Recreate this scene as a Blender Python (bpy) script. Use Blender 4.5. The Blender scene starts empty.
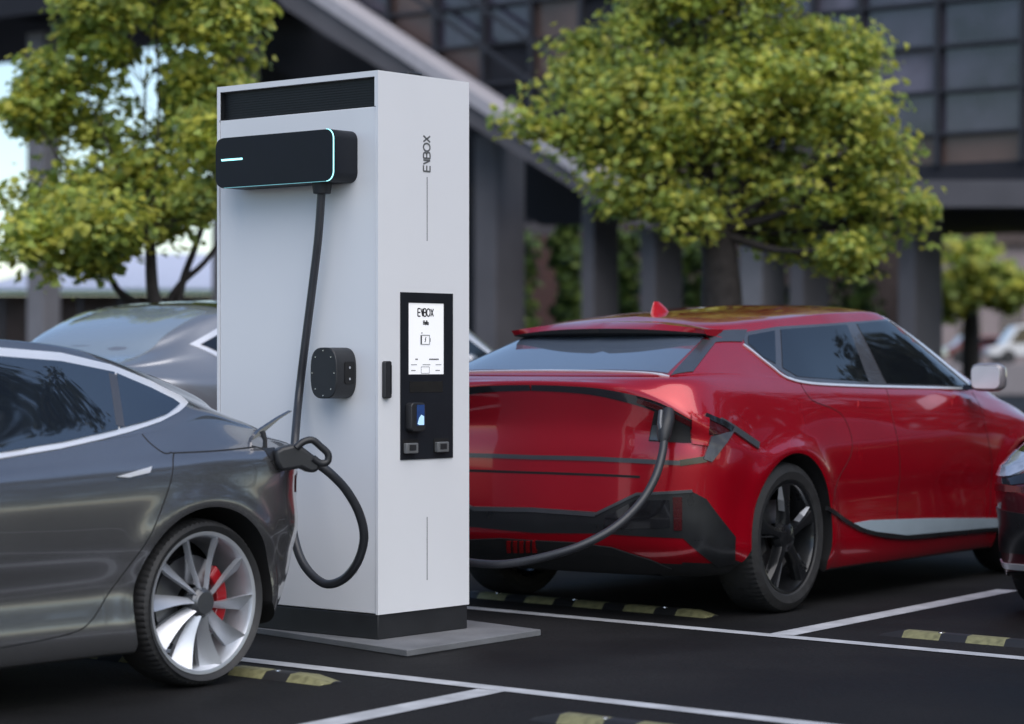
import bpy, bmesh, math, random
import numpy as np
from mathutils import Vector, Matrix
from mathutils.bvhtree import BVHTree
R = math.radians
random.seed(7)
scene = bpy.context.scene
col = scene.collection

# ------------------------------------------------------------------ camera / photograph measurements
F, CX, CY, H = 2400.0, 512.0, 361.0, 1.3
def ray(u, v): return Vector(((u-CX)/F, 1.0, (CY-v)/F))
def at(u, v, Y): r = ray(u, v)*Y; return Vector((r.x, r.y, r.z+H))
def gp(u, v, z=0.0):
    r = ray(u, v); t = (z-H)/r.z; p = r*t; return Vector((p.x, p.y, z))
cam_d = bpy.data.cameras.new('camera'); cam = bpy.data.objects.new('camera', cam_d); col.objects.link(cam)
cam.location = (0, 0, H); cam.rotation_euler = (R(90), 0, 0)
cam_d.sensor_width = 36; cam_d.lens = F/1024*36; cam_d.clip_end = 3000; cam_d.clip_start = .1
cam_d.shift_y = (CY-362)/1024
cam_d.dof.use_dof = True; cam_d.dof.focus_distance = 10.9; cam_d.dof.aperture_fstop = 1.7
scene.camera = cam

# ------------------------------------------------------------------ materials
def new_mat(name):
    m = bpy.data.materials.new(name); m.use_nodes = True
    nt = m.node_tree; b = nt.nodes['Principled BSDF']; return m, nt, b
def mat(name, c, rough=.5, metal=0., coat=0., ior=1.5, var=0., vscale=8., bump=0., bscale=200., rvar=0., emis=None, estr=0., spec=.5, coatr=.03):
    m, nt, b = new_mat(name)
    b.inputs['Base Color'].default_value = (*c, 1); b.inputs['Roughness'].default_value = rough
    b.inputs['Metallic'].default_value = metal; b.inputs['Coat Weight'].default_value = coat
    b.inputs['Coat Roughness'].default_value = coatr; b.inputs['IOR'].default_value = ior
    b.inputs['Specular IOR Level'].default_value = spec
    if emis: b.inputs['Emission Color'].default_value = (*emis, 1); b.inputs['Emission Strength'].default_value = estr
    N, L = nt.nodes, nt.links
    tc = N.new('ShaderNodeTexCoord')
    if var or rvar:
        n = N.new('ShaderNodeTexNoise'); n.inputs['Scale'].default_value = vscale; n.inputs['Detail'].default_value = 6
        L.new(tc.outputs['Object'], n.inputs['Vector'])
        if var:
            mp = N.new('ShaderNodeMapRange'); mp.inputs['To Min'].default_value = 1-var; mp.inputs['To Max'].default_value = 1+var
            mp.inputs['From Min'].default_value = .3; mp.inputs['From Max'].default_value = .7
            mx = N.new('ShaderNodeVectorMath'); mx.operation = 'SCALE'; mx.inputs[0].default_value = c
            L.new(n.outputs['Fac'], mp.inputs['Value']); L.new(mp.outputs['Result'], mx.inputs['Scale']); L.new(mx.outputs['Vector'], b.inputs['Base Color'])
        if rvar:
            mp = N.new('ShaderNodeMapRange'); mp.inputs['To Min'].default_value = rough-rvar; mp.inputs['To Max'].default_value = rough+rvar
            mp.inputs['From Min'].default_value = .3; mp.inputs['From Max'].default_value = .7
            L.new(n.outputs['Fac'], mp.inputs['Value']); L.new(mp.outputs['Result'], b.inputs['Roughness'])
    if bump:
        n = N.new('ShaderNodeTexNoise'); n.inputs['Scale'].default_value = bscale; n.inputs['Detail'].default_value = 4
        L.new(tc.outputs['Object'], n.inputs['Vector'])
        bp = N.new('ShaderNodeBump'); bp.inputs['Strength'].default_value = bump; bp.inputs['Distance'].default_value = .004
        L.new(n.outputs['Fac'], bp.inputs['Height']); L.new(bp.outputs['Normal'], b.inputs['Normal'])
    return m
M = {}
M['red'] = mat('red_paint', (.39, .001, .011), .24, .35, 1., var=.05, vscale=3, coatr=.03)
M['grey'] = mat('grey_paint', (.27, .27, .28), .22, .85, 1., var=.04, vscale=3)
M['silver'] = mat('silver_paint', (.30, .31, .335), .35, .6, 1., var=.04, vscale=3)
M['maroon'] = mat('maroon_paint', (.12, .02, .03), .3, .5, 1., var=.05, vscale=3)
M['glass'] = mat('tinted_glass', (.008, .010, .013), .03, 0, .6, ior=1.5, rvar=.01)
M['skyglass'] = mat('rear_glass_painted_sky', (.11, .14, .19), .04, 0, 1., ior=2.0, rvar=.01)  # blue base colour stands in for sky reflected in the glass
M['sillsky'] = mat('sill_painted_sky', (.38, .47, .54), .3, .1, .5, var=.05)  # pale blue painted in place of sky reflected by the flared sill
M['mirrorsky'] = mat('mirror_painted_sky', (.27, .25, .27), .3, .2, .8, var=.03)  # sky sheen on the glossy housing is put into this grey
M['sideglass'] = mat('blue_side_glass', (.012, .017, .026), .03, 0, 1., ior=2.1, rvar=.01)
M['lamp_smoke'] = mat('smoked_lens', (.085, .09, .11), .28, .2, .4, var=.15, vscale=12)
M['pillar'] = mat('pillar_grey', (.075, .075, .085), .25, .2, .8, var=.06)
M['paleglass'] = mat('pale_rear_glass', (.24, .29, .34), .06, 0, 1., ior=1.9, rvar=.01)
M['chrome'] = mat('satin_chrome', (.92, .92, .94), .3, .55, 0, var=.04)
M['blackgloss'] = mat('gloss_black', (.012, .012, .014), .12, 0, .6, rvar=.03)
M['greytrim'] = mat('grey_trim', (.09, .095, .105), .3, .5, .3, var=.08)
M['black'] = mat('black_plastic', (.018, .019, .022), .45, 0, 0, var=.15, bump=.1, rvar=.06)
M['clad'] = mat('cladding', (.016, .017, .019), .32, 0, .1, rvar=.06, var=.1)
M['gap'] = mat('shut_line', (.004, .004, .005), .7, var=.1)
M['under'] = mat('underbody', (.006, .006, .007), .9, var=.3)
M['rubber'] = mat('tyre_rubber', (.022, .022, .023), .62, var=.2, vscale=25, bump=.25, bscale=160, rvar=.08)
M['alloy'] = mat('alloy_silver', (.60, .62, .66), .42, .75, .2, var=.06)
M['darkalloy'] = mat('dark_alloy', (.014, .015, .017), .3, .3, .4, rvar=.05)
M['disc'] = mat('brake_disc', (.3, .3, .31), .35, 1., var=.15)
M['caliper'] = mat('caliper_red', (.34, .004, .01), .35, 0, .5, var=.05)
M['lamp_red'] = mat('tail_lens', (.25, .004, .006), .12, 0, 1., var=.2, vscale=60)
M['lamp_dark'] = mat('tail_lens_dark', (.05, .004, .006), .22, 0, .4, var=.15, vscale=60)
M['lamp_clear'] = mat('clear_lens', (.42, .46, .55), .15, .3, 1., var=.25, vscale=18)
M['white'] = mat('powder_white', (.76, .77, .80), .38, 0, .0, var=.012, vscale=2, bump=.04, bscale=600, rvar=.04)
M['anthracite'] = mat('anthracite', (.012, .014, .019), .42, 0, 0, spec=.22, var=.1, bump=.1, bscale=500, rvar=.05)
M['vent'] = mat('vent_black', (.007, .008, .010), .5, var=.1)
M['slot'] = mat('slot_grey', (.2, .2, .22), .5, var=.05)
M['cyan'] = mat('cyan_light', (.3, .8, .85), .4, emis=(.35, .9, .95), estr=1.6, var=.02)
M['cyandim'] = mat('dim_cyan_light', (.2, .5, .55), .4, emis=(.3, .8, .85), estr=.3, var=.02)
M['screen'] = mat('lit_screen', (.6, .6, .62), .35, emis=(.93, .95, 1.), estr=.42, var=.01)
M['ink'] = mat('screen_ink', (.02, .02, .025), .4, var=.05)
M['inklight'] = mat('screen_ink_light', (.25, .26, .28), .4, emis=(.6, .62, .65), estr=.12, var=.05)
M['bluescreen'] = mat('blue_screen', (.008, .02, .07), .15, emis=(.02, .08, .3), estr=.3, var=.4, vscale=60)
M['paleblue'] = mat('pale_screen', (.4, .6, .8), .2, emis=(.4, .65, .85), estr=.5, var=.1)
M['reader'] = mat('reader_grey', (.13, .135, .14), .4, var=.1)
M['pin'] = mat('steel_pin', (.7, .7, .7), .25, 1., var=.05)
M['cable'] = mat('cable_rubber', (.028, .03, .036), .42, 0, .1, var=.1, rvar=.05)
M['slab'] = mat('cast_concrete', (.15, .155, .165), .85, var=.18, vscale=5, bump=.4, bscale=90)
M['paint_line'] = mat('road_paint', (.46, .47, .49), .65, var=.2, vscale=7, bump=.4, bscale=120)
M['concrete'] = mat('dark_concrete', (.108, .102, .112), .8, var=.12, vscale=1.2, bump=.2, bscale=30)
M['concrete_lt'] = mat('light_concrete', (.19, .185, .20), .8, var=.12, vscale=1.2, bump=.2, bscale=30)
M['coping'] = mat('coping_stone', (.42, .40, .43), .7, var=.08)
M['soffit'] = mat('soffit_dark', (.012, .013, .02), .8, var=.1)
M['mullion'] = mat('mullion', (.035, .036, .045), .5, .3, var=.1)
M['pane'] = mat('office_glass', (.04, .035, .055), .1, 0, .5, ior=1.6, var=.7, vscale=1.1)  # strong mottling paints reflections into the pane colour
M['panebrown'] = mat('office_glass_brown', (.10, .06, .05), .3, 0, .3, var=.4, vscale=.6)  # mottled brown, reflections painted in as on the other panes
M['blind'] = mat('blind_grey', (.11, .10, .135), .4, 0, .3, var=.5, vscale=1.2)  # mottling here also imitates reflections on the glazing
M['roofpale'] = mat('pale_roof', (.55, .58, .7), .5, var=.08)
M['greentrim'] = mat('green_fascia', (.06, .16, .13), .5, var=.1)
M['brownwall'] = mat('brown_wall', (.07, .05, .045), .8, var=.3, vscale=2)
M['bark'] = mat('bark', (.032, .027, .026), .9, var=.35, vscale=14, bump=.8, bscale=40)
M['palewall'] = mat('pale_wall', (.26, .21, .21), .8, var=.1)
M['farwhite'] = mat('white_car_paint', (.6, .6, .62), .3, 0, .8, var=.02)
M['fardark'] = mat('dark_red_car_paint', (.15, .03, .035), .3, 0, .8, var=.02)
M['kerb'] = mat('kerb_stone', (.22, .2, .21), .8, var=.1)

def leaf_mat(name, c):
    m, nt, b = new_mat(name); N, L = nt.nodes, nt.links
    tc = N.new('ShaderNodeTexCoord'); n = N.new('ShaderNodeTexNoise'); n.inputs['Scale'].default_value = 3
    L.new(tc.outputs['Object'], n.inputs['Vector'])
    mp = N.new('ShaderNodeMapRange'); mp.inputs['From Min'].default_value = .3; mp.inputs['From Max'].default_value = .7
    mp.inputs['To Min'].default_value = .75; mp.inputs['To Max'].default_value = 1.3
    mx = N.new('ShaderNodeVectorMath'); mx.operation = 'SCALE'; mx.inputs[0].default_value = c
    L.new(n.outputs['Fac'], mp.inputs['Value']); L.new(mp.outputs['Result'], mx.inputs['Scale']); L.new(mx.outputs['Vector'], b.inputs['Base Color'])
    b.inputs['Roughness'].default_value = .45
    t = N.new('ShaderNodeBsdfTranslucent'); L.new(mx.outputs['Vector'], t.inputs['Color'])
    s = N.new('ShaderNodeMixShader'); s.inputs['Fac'].default_value = .5
    L.new(b.outputs['BSDF'], s.inputs[1]); L.new(t.outputs['BSDF'], s.inputs[2])
    L.new(s.outputs['Shader'], N['Material Output'].inputs['Surface'])
    return m
LEAF = [leaf_mat('leaf_yellow', (.54, .55, .10)), leaf_mat('leaf_green', (.38, .47, .11)), leaf_mat('leaf_deep', (.22, .30, .09)), leaf_mat('leaf_gold', (.56, .53, .09))]
HEDGE = [leaf_mat('hedge_light', (.40, .52, .14)), leaf_mat('hedge_mid', (.22, .33, .10)), leaf_mat('hedge_dark', (.06, .10, .04))]

def asphalt():
    m, nt, b = new_mat('asphalt'); N, L = nt.nodes, nt.links
    tc = N.new('ShaderNodeTexCoord')
    n1 = N.new('ShaderNodeTexNoise'); n1.inputs['Scale'].default_value = .8; n1.inputs['Detail'].default_value = 5
    n2 = N.new('ShaderNodeTexNoise'); n2.inputs['Scale'].default_value = 70; n2.inputs['Detail'].default_value = 8; n2.inputs['Roughness'].default_value = .75
    n3 = N.new('ShaderNodeTexVoronoi'); n3.inputs['Scale'].default_value = 55
    for n in (n1, n2, n3): L.new(tc.outputs['Object'], n.inputs['Vector'])
    cr = N.new('ShaderNodeValToRGB'); cr.color_ramp.elements[0].position = .3; cr.color_ramp.elements[0].color = (.005, .005, .0052, 1)
    cr.color_ramp.elements[1].position = .72; cr.color_ramp.elements[1].color = (.017, .0165, .0175, 1)
    L.new(n1.outputs['Fac'], cr.inputs['Fac'])
    mr = N.new('ShaderNodeMapRange'); mr.inputs['From Min'].default_value = .3; mr.inputs['From Max'].default_value = .75
    mr.inputs['To Min'].default_value = .3; mr.inputs['To Max'].default_value = 2.4
    L.new(n2.outputs['Fac'], mr.inputs['Value'])
    vm = N.new('ShaderNodeVectorMath'); vm.operation = 'SCALE'
    L.new(cr.outputs['Color'], vm.inputs[0]); L.new(mr.outputs['Result'], vm.inputs['Scale']); L.new(vm.outputs['Vector'], b.inputs['Base Color'])
    rr = N.new('ShaderNodeMapRange'); rr.inputs['From Min'].default_value = .3; rr.inputs['From Max'].default_value = .7
    rr.inputs['To Min'].default_value = .6; rr.inputs['To Max'].default_value = .9
    L.new(n1.outputs['Fac'], rr.inputs['Value']); L.new(rr.outputs['Result'], b.inputs['Roughness'])
    b.inputs['Specular IOR Level'].default_value = .12
    ad = N.new('ShaderNodeMath'); ad.operation = 'ADD'; L.new(n2.outputs['Fac'], ad.inputs[0]); L.new(n3.outputs['Distance'], ad.inputs[1])
    bp = N.new('ShaderNodeBump'); bp.inputs['Strength'].default_value = .5; bp.inputs['Distance'].default_value = .004
    L.new(ad.outputs[0], bp.inputs['Height']); L.new(bp.outputs['Normal'], b.inputs['Normal'])
    return m
M['asphalt'] = asphalt()
def stripes():
    m, nt, b = new_mat('stop_stripes'); N, L = nt.nodes, nt.links
    tc = N.new('ShaderNodeTexCoord'); sx = N.new('ShaderNodeSeparateXYZ'); L.new(tc.outputs['Object'], sx.inputs[0])
    k = N.new('ShaderNodeMath'); k.operation = 'MULTIPLY_ADD'; k.inputs[1].default_value = .22; L.new(sx.outputs['Y'], k.inputs[0]); L.new(sx.outputs['X'], k.inputs[2])
    md = N.new('ShaderNodeMath'); md.operation = 'FLOORED_MODULO'; md.inputs[1].default_value = .34; L.new(k.outputs[0], md.inputs[0])
    gt = N.new('ShaderNodeMath'); gt.operation = 'LESS_THAN'; gt.inputs[1].default_value = .2; L.new(md.outputs[0], gt.inputs[0])
    n = N.new('ShaderNodeTexNoise'); n.inputs['Scale'].default_value = 30; n.inputs['Detail'].default_value = 5; L.new(tc.outputs['Object'], n.inputs['Vector'])
    cr = N.new('ShaderNodeValToRGB'); cr.color_ramp.elements[0].position = .3; cr.color_ramp.elements[0].color = (.13, .125, .06, 1); cr.color_ramp.elements[1].position = .6; cr.color_ramp.elements[1].color = (.235, .225, .11, 1)
    L.new(n.outputs['Fac'], cr.inputs['Fac'])
    mx = N.new('ShaderNodeMix'); mx.data_type = 'RGBA'; L.new(gt.outputs[0], mx.inputs['Factor'])
    mx.inputs[6].default_value = (.012, .012, .013, 1); L.new(cr.outputs['Color'], mx.inputs[7]); L.new(mx.outputs[2], b.inputs['Base Color'])
    b.inputs['Roughness'].default_value = .6
    return m
M['stripes'] = stripes()
def brick():
    m, nt, b = new_mat('brick'); N, L = nt.nodes, nt.links
    tc = N.new('ShaderNodeTexCoord'); t = N.new('ShaderNodeTexBrick'); t.inputs['Scale'].default_value = 3
    t.inputs['Color1'].default_value = (.14, .06, .05, 1); t.inputs['Color2'].default_value = (.10, .05, .045, 1); t.inputs['Mortar'].default_value = (.13, .11, .11, 1)
    mp = N.new('ShaderNodeMapping'); mp.inputs['Rotation'].default_value = (R(90), 0, 0); L.new(tc.outputs['Object'], mp.inputs['Vector']); L.new(mp.outputs['Vector'], t.inputs['Vector'])
    L.new(t.outputs['Color'], b.inputs['Base Color']); b.inputs['Roughness'].default_value = .9
    return m
M['brick'] = brick()

# ------------------------------------------------------------------ object helpers
def tag(o, label=None, cat=None, group=None, kind=None):
    if label: o['label'] = label
    if cat: o['category'] = cat
    if group: o['group'] = group
    if kind: o['kind'] = kind
    return o
def empty(name, loc=(0, 0, 0), rz=0.):
    o = bpy.data.objects.new(name, None); col.objects.link(o); o.location = loc; o.rotation_euler = (0, 0, rz); o.empty_display_size = .2
    return o
def wmat(o):
    m = Matrix.LocRotScale(o.location, o.rotation_euler, o.scale)
    return (wmat(o.parent) @ m) if o.parent else m
class G:
    def __init__(s): s.v = []; s.f = []; s.m = []
    def add(s, vs, fs, mi=0, X=None):
        b = len(s.v)
        s.v += [tuple(X @ Vector(p)) if X is not None else tuple(p) for p in vs]
        s.f += [tuple(i+b for i in f) for f in fs]; s.m += [mi]*len(fs); return s
    def box(s, x0, x1, y0, y1, z0, z1, mi=0, X=None):
        vs = [(x, y, z) for z in (z0, z1) for y in (y0, y1) for x in (x0, x1)]
        return s.add(vs, [(0, 2, 3, 1), (4, 5, 7, 6), (0, 1, 5, 4), (2, 6, 7, 3), (0, 4, 6, 2), (1, 3, 7, 5)], mi, X)
    def tube(s, pts, rad, n=10, mi=0, X=None, caps=True):
        pts = [Vector(p) for p in pts]; rad = rad if isinstance(rad, (list, tuple)) else [rad]*len(pts)
        vs = []; fs = []; prev = None
        for i, p in enumerate(pts):
            t = (pts[min(i+1, len(pts)-1)]-pts[max(i-1, 0)]).normalized()
            if prev is None:
                a = Vector((0, 0, 1)) if abs(t.z) < .9 else Vector((1, 0, 0))
                nrm = t.cross(a).normalized()
            else:
                nrm = (prev - t*prev.dot(t)).normalized()
            prev = nrm; bn = t.cross(nrm)
            vs += [p+(nrm*math.cos(2*math.pi*k/n)+bn*math.sin(2*math.pi*k/n))*rad[i] for k in range(n)]
        for i in range(len(pts)-1):
            for k in range(n):
                fs.append((i*n+k, i*n+(k+1) % n, (i+1)*n+(k+1) % n, (i+1)*n+k))
        if caps: fs.append(tuple(range(n))[::-1]); fs.append(tuple((len(pts)-1)*n+k for k in range(n)))
        return s.add(vs, fs, mi, X)
    def lathe(s, prof, n=64, mi=0, X=None, close=False, rad_fn=None):   # prof (r, y): axis = local y
        vs = []; fs = []
        for k in range(n):
            a = 2*math.pi*k/n
            for i, (r, y) in enumerate(prof):
                if rad_fn: r = rad_fn(r, i, k)
                vs.append((r*math.cos(a), y, r*math.sin(a)))
        m = len(prof)
        for k in range(n):
            for i in range(m if close else m-1):
                j = (i+1) % m; k2 = (k+1) % n
                fs.append((k*m+i, k*m+j, k2*m+j, k2*m+i))
        return s.add(vs, fs, mi, X)
    def prism(s, poly, d0, d1, mi=0, X=None):    # poly in local xz, extruded along y from d0 to d1
        n = len(poly)
        vs = [(x, d0, z) for x, z in poly]+[(x, d1, z) for x, z in poly]
        fs = [tuple(range(n)), tuple(range(n, 2*n))[::-1]]+[(i, i+n, (i+1) % n+n, (i+1) % n) for i in range(n)]
        return s.add(vs, fs, mi, X)
    def build(s, name, mats, parent=None, smooth=None, bevel=0, seg=2, loc=None):
        me = bpy.data.meshes.new(name)
        if loc is not None: L = Vector(loc); vv = [tuple(Vector(p)-L) for p in s.v]
        else: vv = s.v
        me.from_pydata(vv, [], s.f)
        mats = mats if isinstance(mats, (list, tuple)) else [mats]
        for m in mats: me.materials.append(m)
        me.polygons.foreach_set('material_index', s.m)
        bm = bmesh.new(); bm.from_mesh(me); bmesh.ops.recalc_face_normals(bm, faces=bm.faces); bm.to_mesh(me); bm.free()
        if smooth is not None: me.shade_smooth(); me.set_sharp_from_angle(angle=R(smooth))
        o = bpy.data.objects.new(name, me); col.objects.link(o)
        if loc is not None: o.location = loc
        if parent: o.parent = parent
        if bevel:
            b = o.modifiers.new('bevel', 'BEVEL'); b.width = bevel; b.segments = seg; b.limit_method = 'ANGLE'; b.angle_limit = R(40); b.harden_normals = False
            if smooth is None: me.shade_smooth(); me.set_sharp_from_angle(angle=R(35))
        return o
def rrect(x0, x1, z0, z1, r, n=6):
    out = []
    for cx, cz, a0 in ((x1-r, z1-r, 0), (x0+r, z1-r, 90), (x0+r, z0+r, 180), (x1-r, z0+r, 270)):
        for k in range(n+1):
            a = R(a0+90*k/n); out.append((cx+r*math.cos(a), cz+r*math.sin(a)))
    return out
def catmull(pts, n=6, closed=False):
    pts = [Vector(p) for p in pts]; out = []; m = len(pts)
    rng = range(m) if closed else range(m-1)
    for i in rng:
        g = (lambda k: pts[k % m]) if closed else (lambda k: pts[min(max(k, 0), m-1)])
        p0, p1, p2, p3 = g(i-1), g(i), g(i+1), g(i+2)
        for k in range(n):
            t = k/n
            out.append(.5*((2*p1)+(p2-p0)*t+(2*p0-5*p1+4*p2-p3)*t*t+(3*p1-p0-3*p2+p3)*t**3))
    if not closed: out.append(pts[-1])
    return out
def frame(o, ax, ay, az=Vector((0, 0, 1))):
    m = Matrix.Identity(4)
    for i, a in enumerate((ax, ay, az)):
        for j in range(3): m[j][i] = a[j]
    for j in range(3): m[j][3] = o[j]
    return m

# ------------------------------------------------------------------ car body surfaces
def pchip(P, q):
    P = np.asarray(P, float); n = len(P); d = P[1:]-P[:-1]; m = np.zeros_like(P)
    a, b = d[:-1], d[1:]
    same = (a*b) > 0
    den = np.where(np.abs(a+b) < 1e-9, 1, a+b)
    m[1:-1] = np.where(same, 2*a*b/den, 0); 
    cap = (a+b)/2; m[1:-1] = .5*m[1:-1]+.5*np.where(same, cap, 0)
    m[0] = d[0]; m[-1] = d[-1]
    i = np.clip(np.floor(q).astype(int), 0, n-2); t = (q-i).reshape((-1,)+(1,)*(P.ndim-1))
    h00 = 2*t**3-3*t**2+1; h10 = t**3-2*t**2+t; h01 = -2*t**3+3*t**2; h11 = t**3-t**2
    return h00*P[i]+h10*m[i]+h01*P[i+1]+h11*m[i+1]
RC = [(0, 0), (.012, .3), (.04, .56), (.11, .78), (.23, .915), (.40, .98), (.62, 1.0)]
NS = 11
def ring(xr, kr, xf, kf, W, Z):
    """plan outline of one level: rear centre -> corner -> side -> front centre"""
    def tab(t, x):
        if not isinstance(t, (list, tuple)): return t
        return float(np.interp(x, [a for a, _ in t], [b for _, b in t]))
    xs = [(xr+dx*kr, fy) for dx, fy in RC]
    a, b = xr+RC[-1][0]*kr, xf-RC[-1][0]*kf
    xs += [(a+(b-a)*k/(NS+1), 1.) for k in range(1, NS+1)]
    xs += [(xf-dx*kf, fy) for dx, fy in RC[::-1]]
    return [(x, fy*tab(W, x), tab(Z, x)) for x, fy in xs]
def make_surface(rings, wheels, sub_i=9, sub_j=7, smooth=3, deform=None, flare=.02):
    A = np.array(rings)
    nr, nj = A.shape[:2]
    qi = np.linspace(0, nr-1, (nr-1)*sub_i+1); qj = np.linspace(0, nj-1, (nj-1)*sub_j+1)
    B = pchip(A, qi); B = np.transpose(pchip(np.transpose(B, (1, 0, 2)), qj), (1, 0, 2))
    if deform is not None: B = deform(B)
    for wx, wz, wr in wheels:
        r = np.hypot(B[..., 0]-wx, B[..., 2]-wz); side = np.clip((B[..., 1]-.6)/.2, 0, 1)
        B[..., 1] += side*flare*np.exp(-((r-wr-.025)/.04)**2)
    for _ in range(smooth):
        C = B.copy()
        C[1:-1, 1:-1] = .5*B[1:-1, 1:-1]+.125*(B[2:, 1:-1]+B[:-2, 1:-1]+B[1:-1, 2:]+B[1:-1, :-2])
        for e in (0, -1):
            o = 1 if e == 0 else -2
            C[1:-1, e] = .5*B[1:-1, e]+.25*(B[2:, e]+B[:-2, e]) ; C[1:-1, e, 1] = 0
            C[1:-1, e, 0] += .25*(B[1:-1, o, 0]-B[1:-1, e, 0])
        B = C
    B[:, 0, 1] = 0; B[:, -1, 1] = 0; B[0, :, 1] = 0; B[-1, :, 1] = 0
    ni, nj = B.shape[:2]
    V = [tuple(p) for p in B.reshape(-1, 3)]; Fc = [(i*nj+j, i*nj+j+1, (i+1)*nj+j+1, (i+1)*nj+j) for i in range(ni-1) for j in range(nj-1)]
    n = len(V); V2 = [(x, -y, z) for x, y, z in V]; F2 = [tuple(k+n for k in f[::-1]) for f in Fc]
    return V+V2, Fc+F2
class Car:
    def __init__(s, name, rings, loc, rz, wheels, paint, arch, label, cat, smooth=3, deform=None, **kw):
        s.root = empty(name, loc, rz); tag(s.root, label, cat)
        s.W = wmat(s.root); s.Wi = s.W.inverted()
        V, Fc = make_surface(rings, wheels, smooth=smooth, deform=deform, **kw)
        me = bpy.data.meshes.new('body'); me.from_pydata(V, [], Fc)
        bm = bmesh.new(); bm.from_mesh(me); bmesh.ops.remove_doubles(bm, verts=bm.verts, dist=.0006)
        bmesh.ops.dissolve_degenerate(bm, dist=.0003, edges=bm.edges)
        bmesh.ops.holes_fill(bm, edges=[e for e in bm.edges if e.is_boundary], sides=0)
        bmesh.ops.recalc_face_normals(bm, faces=bm.faces); bm.to_mesh(me)
        s.bvh = BVHTree.FromBMesh(bm); bm.free()
        me.materials.append(paint); me.materials.append(M['under'])
        for p in me.polygons: p.material_index = 1 if (p.normal.z < -.6 and p.center.z < .3) else 0
        o = bpy.data.objects.new('body', me); col.objects.link(o)
        cut = G()
        for wx, wz, wr in wheels:
            for sg in (1, -1):
                Mx = Matrix.Translation((wx, 0, wz))
                pol = [(wr*math.cos(R(a)), wr*math.sin(R(a))) for a in range(-20, 185, 4)]+([(-wr*1.13, -.10), (-wr*1.3, -wz-.05), (wr*1.05, -wz-.05)] if wx < 1 else [(-wr*1.05, -wz-.05), (wr*1.1, -wz-.05)])
                cut.prism(pol, sg*.62, sg*1.2, 0, Mx)
        cme = bpy.data.meshes.new('cut'); cme.from_pydata(cut.v, [], cut.f); cme.materials.append(M['under'])
        bm = bmesh.new(); bm.from_mesh(cme); bmesh.ops.remove_doubles(bm, verts=bm.verts, dist=.001); bmesh.ops.recalc_face_normals(bm, faces=bm.faces); bm.to_mesh(cme); bm.free()
        co = bpy.data.objects.new('cut', cme); col.objects.link(co)
        b = o.modifiers.new('b', 'BOOLEAN'); b.operation = 'DIFFERENCE'; b.object = co; b.solver = 'EXACT'; b.material_mode = 'TRANSFER'
        dg = bpy.context.evaluated_depsgraph_get(); nm = bpy.data.meshes.new_from_object(o.evaluated_get(dg))
        o.modifiers.clear(); o.data = nm; nm.name = 'body'
        nm.shade_smooth(); nm.set_sharp_from_angle(angle=R(38))
        bpy.data.objects.remove(co); o.parent = s.root; s.body = o
    def px(s, u, v):
        o = s.Wi @ Vector((0, 0, H)); d = ((s.Wi.to_3x3()) @ ray(u, v)).normalized()
        h = s.bvh.ray_cast(o, d)
        if h[0] is None:
            best = None
            for k in range(60, 200):
                q = o+d*(k*.1); r = s.bvh.find_nearest(q)
                if best is None or r[3] < best[1]: best = (r[0], r[3])
            return best[0]
        return h[0]
    def panel(s, name, poly, d=(0, 1, 0), off=.004, inn=.004, cell=.04, material=None, px=True, smooth=0, sym=False, mirror=True, parent=None, width=None, both_px=True, flatx=None, label=None):
        """poly: outline (or, with width, a centre line) in photo pixels or local points; pressed onto the body along d (for the +y side)"""
        d = Vector(d).normalized()
        ax = Vector((0, 0, 1)); uu = ax.cross(d).normalized() if abs(d.z) < .95 else Vector((0, 1, 0)); ww = d.cross(uu).normalized()
        pts = []
        for p in poly:
            q = s.px(*p) if px else Vector(p)
            q = Vector((q.x, abs(q.y), q.z)); pts.append(q)
        P2 = [Vector((q.dot(uu), q.dot(ww), 0)) for q in pts]
        if width is not None:
            c = catmull(P2, smooth) if smooth else P2
            ws = width if isinstance(width, (list, tuple)) else [width]*len(P2)
            left = []; right = []
            for i, p in enumerate(c):
                t = (c[min(i+1, len(c)-1)]-c[max(i-1, 0)]).normalized(); nn = Vector((-t.y, t.x, 0))
                w = float(np.interp(i/(len(c)-1)*(len(ws)-1), range(len(ws)), ws))/2
                left.append(p+nn*w); right.append(p-nn*w)
            P2 = left+right[::-1]
            if smooth == 0: pass
        else:
            if sym:
                yk = [Vector((-p.x, p.y, 0)) for p in P2]
                if smooth: P2 = catmull(P2, smooth)[:]; yk = [Vector((-p.x, p.y, 0)) for p in P2]
                P2 = P2+yk[::-1]
            elif smooth: P2 = catmull(P2, smooth, True)
        bm = bmesh.new()
        if width is not None:
            n = len(P2)//2
            L_ = [bm.verts.new(p) for p in P2[:n]]; R_ = [bm.verts.new(p) for p in P2[n:][::-1]]
            for i in range(n-1):
                try: bm.faces.new((L_[i], L_[i+1], R_[i+1], R_[i]))
                except ValueError: pass
        else:
            vs = [bm.verts.new(p) for p in P2]; bm.faces.new(vs)
        xs = [p.x for p in P2]; ys = [p.y for p in P2]
        for lo, hi, no in ((min(xs), max(xs), (1, 0, 0)), (min(ys), max(ys), (0, 1, 0))):
            k = math.floor(lo/cell)+1
            while k*cell < hi:
                co = (k*cell, 0, 0) if no[0] else (0, k*cell, 0)
                bmesh.ops.bisect_plane(bm, geom=bm.verts[:]+bm.edges[:]+bm.faces[:], plane_co=co, plane_no=no, dist=1e-5); k += 1
        bmesh.ops.remove_doubles(bm, verts=bm.verts, dist=1e-5)
        bm.faces.ensure_lookup_table(); bm.verts.index_update()
        outer = []; inner = []
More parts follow.
